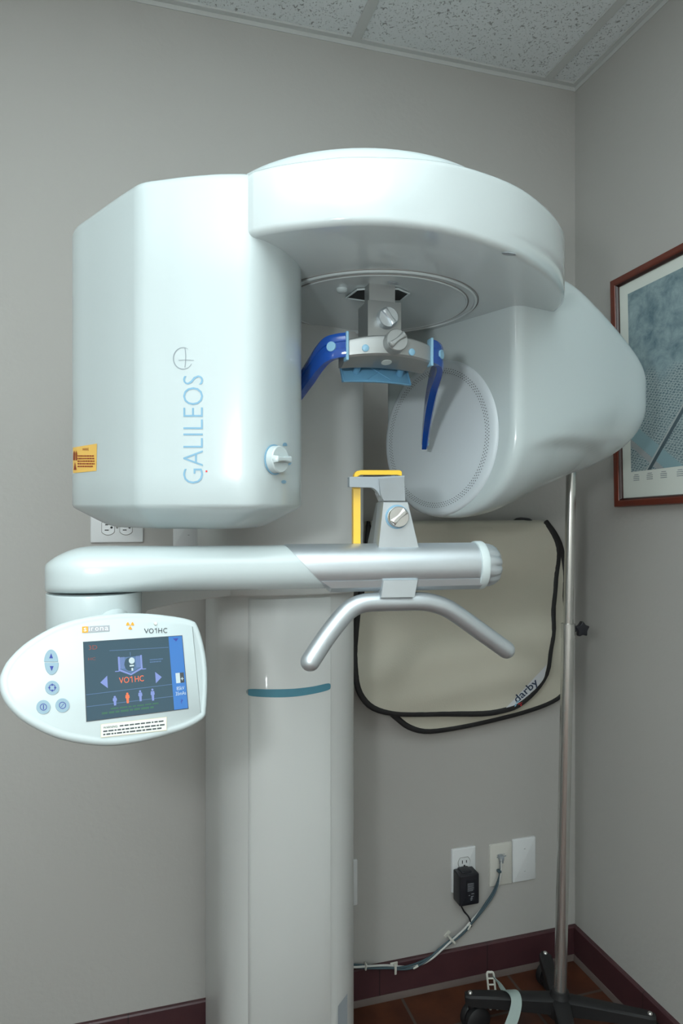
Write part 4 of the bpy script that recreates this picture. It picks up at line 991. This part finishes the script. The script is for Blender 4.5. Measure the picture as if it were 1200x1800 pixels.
# ================================================================== WHEELED STAND
hub = P(984, 1768, 1.60); ft = Vector((hub.x, hub.y, 0))
st = empty('wheeled_stand', ft, 'chrome pole stand on black four-legged caster base in the corner', 'stand')
top_ = P(1005, 760, 1.60); zb = .095
mid = P(998, 1105, 1.60)
mb = MB(); mb.sweep([Vector((hub.x, hub.y, zb)), mid], .0145, seg=24); mb.build('lower_pole', 'chrome', st)
mb = MB(); mb.sweep([mid, top_], .0115, seg=24, round_ends=True); mb.build('upper_pole', 'chrome', st)
mb = MB(); mb.sweep([mid-Vector((0, 0, .022)), mid+Vector((0, 0, .012))], .0165, seg=24); mb.build('collar', 'chrome', st)
kc = mid+Vector((.024, .004, -.002)); mb = MB(); mb.sweep([mid+Vector((.012, 0, -.004)), kc], .005, seg=12)
pts = []
for k in range(10):
    a = math.pi*2*k/10+math.pi/2; r = .021 if k % 2 == 0 else .0125; pts.append((r*math.cos(a), r*math.sin(a)))
pts = rounded([Vector(p) for p in pts], .005, 3)
mb.T = frame(kc+Vector((.010, 0, 0)), Vector((1, .3, 0)), Vector((.35, -1, 0))); mb.prism(pts, -.006, .006, .002, .002); mb.build('star_knob', 'black', st)
mb = MB(); mb.T = Matrix.Translation((hub.x, hub.y, 0)); mb.revolve([(.030, .056), (.033, .060), (.033, .082), (.026, .092), (.020, .112), (.016, .114)], 32); mb.build('hub', 'rubber', st)
for e in (P(826, 1747, 1.615), P(958, 1680, 1.76), P(1142, 1786, 1.548), Vector((hub.x-.03, hub.y-.20, 0))):
    d = Vector((e.x-hub.x, e.y-hub.y, 0)); L = d.length; d.normalize(); s_ = Vector((-d.y, d.x, 0)); rings = []
    for k, (l, w, zt_, zb_) in enumerate(((.012, .020, .100, .066), (.5*L, .017, .098, .069), (.9*L, .0155, .096, .071), (L, .015, .095, .072), (L+.012, .009, .093, .074))):
        c = ft+d*l
        rings.append([c-s_*w+Vector((0, 0, zb_)), c+s_*w+Vector((0, 0, zb_)), c+s_*w+Vector((0, 0, zt_-.004)), c+s_*w*.7+Vector((0, 0, zt_)), c-s_*w*.7+Vector((0, 0, zt_)), c-s_*w+Vector((0, 0, zt_-.004))])
    mb = MB(); mb.loft(rings); leg = mb.build('base_leg', 'rubber', st)
    c = ft+d*L
    mb = MB(); mb.T = Matrix.Translation((c.x, c.y, .094)); mb.revolve([(.006, 0), (.0055, .003), (.003, .0055), (.0005, .006)], 16); mb.build('chrome_stud', 'chrome', leg)
    sw = Vector((.93, .37, 0)); ax = Vector((-.37, .93, 0)); wc = c+sw*.014
    mb = MB()
    for sg in (-1, 1):
        mb.T = frame(wc+ax*sg*.012+Vector((0, 0, .0325)), sw, ax*sg)
        mb.revolve([(.006, -.009), (.029, -.010), (.032, -.006), (.032, .004), (.026, .009), (.006, .010)], 28)
    mb.T = Matrix.Identity(4); mb.sweep([Vector((wc.x, wc.y, .03)), Vector((c.x, c.y, .076))], .009, seg=10)
    mb.build('caster', 'rubber', leg)
# strap over the left leg of the stand
lp = lambda px, py, d: P(px, py, d)
sp_ = empty('webbing_strap', P(880, 1790, 1.58)*1, 'pale green webbing strap looped over the stand leg by the floor', 'strap'); sp_.location.z = 0.0
path = spline([P(876, 1763, 1.70), P(877, 1752, 1.665), P(884, 1743, 1.64), P(895, 1740.5, 1.615), P(904, 1747, 1.595), P(907.5, 1762, 1.58), P(903, 1785, 1.565), P(893, 1812, 1.55), P(884, 1840, 1.535), P(878, 1870, 1.515)], 6)
mb = MB(); mb.ribbon(path, Vector((.93, -.1, .10)), .024, .0018); mb.build('webbing', 'strap', sp_, 60)
e0 = [P(855, 1713, 1.70), P(868, 1711, 1.70), P(873, 1765, 1.675), P(862, 1768, 1.675)]
mb = MB(); A0 = P(861, 1709, 1.70); B0 = P(868, 1775, 1.68); dx = Vector((1, 0, 0)); n = 26
for k in range(6):
    c = A0+(B0-A0)*(k+.5)/6; dd = (B0-A0)/6
    mb.sweep([c-dd*.5-dx*.008, c-dd*.5+dx*.008], .0022, seg=6)
mb.sweep([A0-dx*.0085+(B0-A0)*.06, B0-dx*.0085], .0028, seg=8); mb.sweep([A0+dx*.0085+(B0-A0)*.06, B0+dx*.0085], .0028, seg=8)
mb.sweep(spline([A0-dx*.0085+(B0-A0)*.06, A0-dx*.006, A0, A0+dx*.006, A0+dx*.0085+(B0-A0)*.06], 3), .0028, seg=8)
mb.build('buckle_ladder', 'clip', sp_, 60)
mb = MB(); mb.ribbon(spline([P(866, 1716, 1.695), P(876, 1728, 1.68), P(886, 1742, 1.645)], 4), Vector((.3, -.9, .3)), .010, .0015); mb.build('strap_end', 'strap', sp_)
# ================================================================== FRAMED PRINT ON THE RIGHT WALL
fa = math.radians(1.6)
o0 = (.178, Z(.301)); W0, H0 = .80, .578       # left edge middle, frame size
root = empty('framed_print', Rw(.178+W0/2, 0, Z(.30)), 'cherry wood framed blue-grey aerial view print hanging on the right wall', 'picture')
TFm = frame(Rw(.178, .0, Z(.301)), FR, -U) @ Matrix.Rotation(fa, 4, 'Z')
def prect(mb, x0, y0, x1, y1, z, m=0): mb.add([(x0, y0, z), (x1, y0, z), (x1, y1, z), (x0, y1, z)], [(0, 1, 2, 3)], m)
def mould(mb, x0, y0, x1, y1, prof, m):
    rings = []
    for off, h in prof: rings.append([(x0+off, y0+off, h), (x1-off, y0+off, h), (x1-off, y1-off, h), (x0+off, y1-off, h)])
    mb.loft(rings+[rings[0]], m, (0, 0))
mb = MB(); mb.T = TFm
mould(mb, 0, -H0/2, W0, H0/2, [(0, .001), (0, .016), (.002, .019), (.012, .019), (.016, .017), (.017, .0155), (.017, .001)], 0); mb.build('wooden_frame', 'wood', root, 30)
mb = MB(); mb.T = TFm; mould(mb, .0168, -H0/2+.0168, W0-.0168, H0/2-.0168, [(0, .002), (0, .0155), (.002, .0150), (.005, .0105), (.0055, .002)], 0); mb.build('inner_bead', 'wooddark', root, 30)
mb = MB(); mb.T = TFm; mb.box((W0/2, 0, .005), (W0-.042, H0-.042, .004)); mb.build('mat_board', 'matboard', root)
mb = MB(); mb.T = TFm; x0, y0, x1, y1 = .052, -H0/2+.085, W0-.052, H0/2-.050
mb.add([(x0, y0, .0073), (x1, y0, .0073), (x1, y1, .0073), (x0, y1, .0073)], [(0, 1, 2, 3)]); mb.uv = [(0, 0), ((x1-x0)/(y1-y0), 0), ((x1-x0)/(y1-y0), 1), (0, 1)]
mb.build('aerial_print', 'print', root)
for k, x in enumerate((.06, .105, .150, .20, .26, .33, .40, .47)):
    mb = MB(); mb.T = TFm
    for r in range(4): mb.box((x+.010, y0-.008-r*.0045, .0073), (.020 if r else .014, .0016, .0004))
    mb.build('caption', 'printgrey', root)
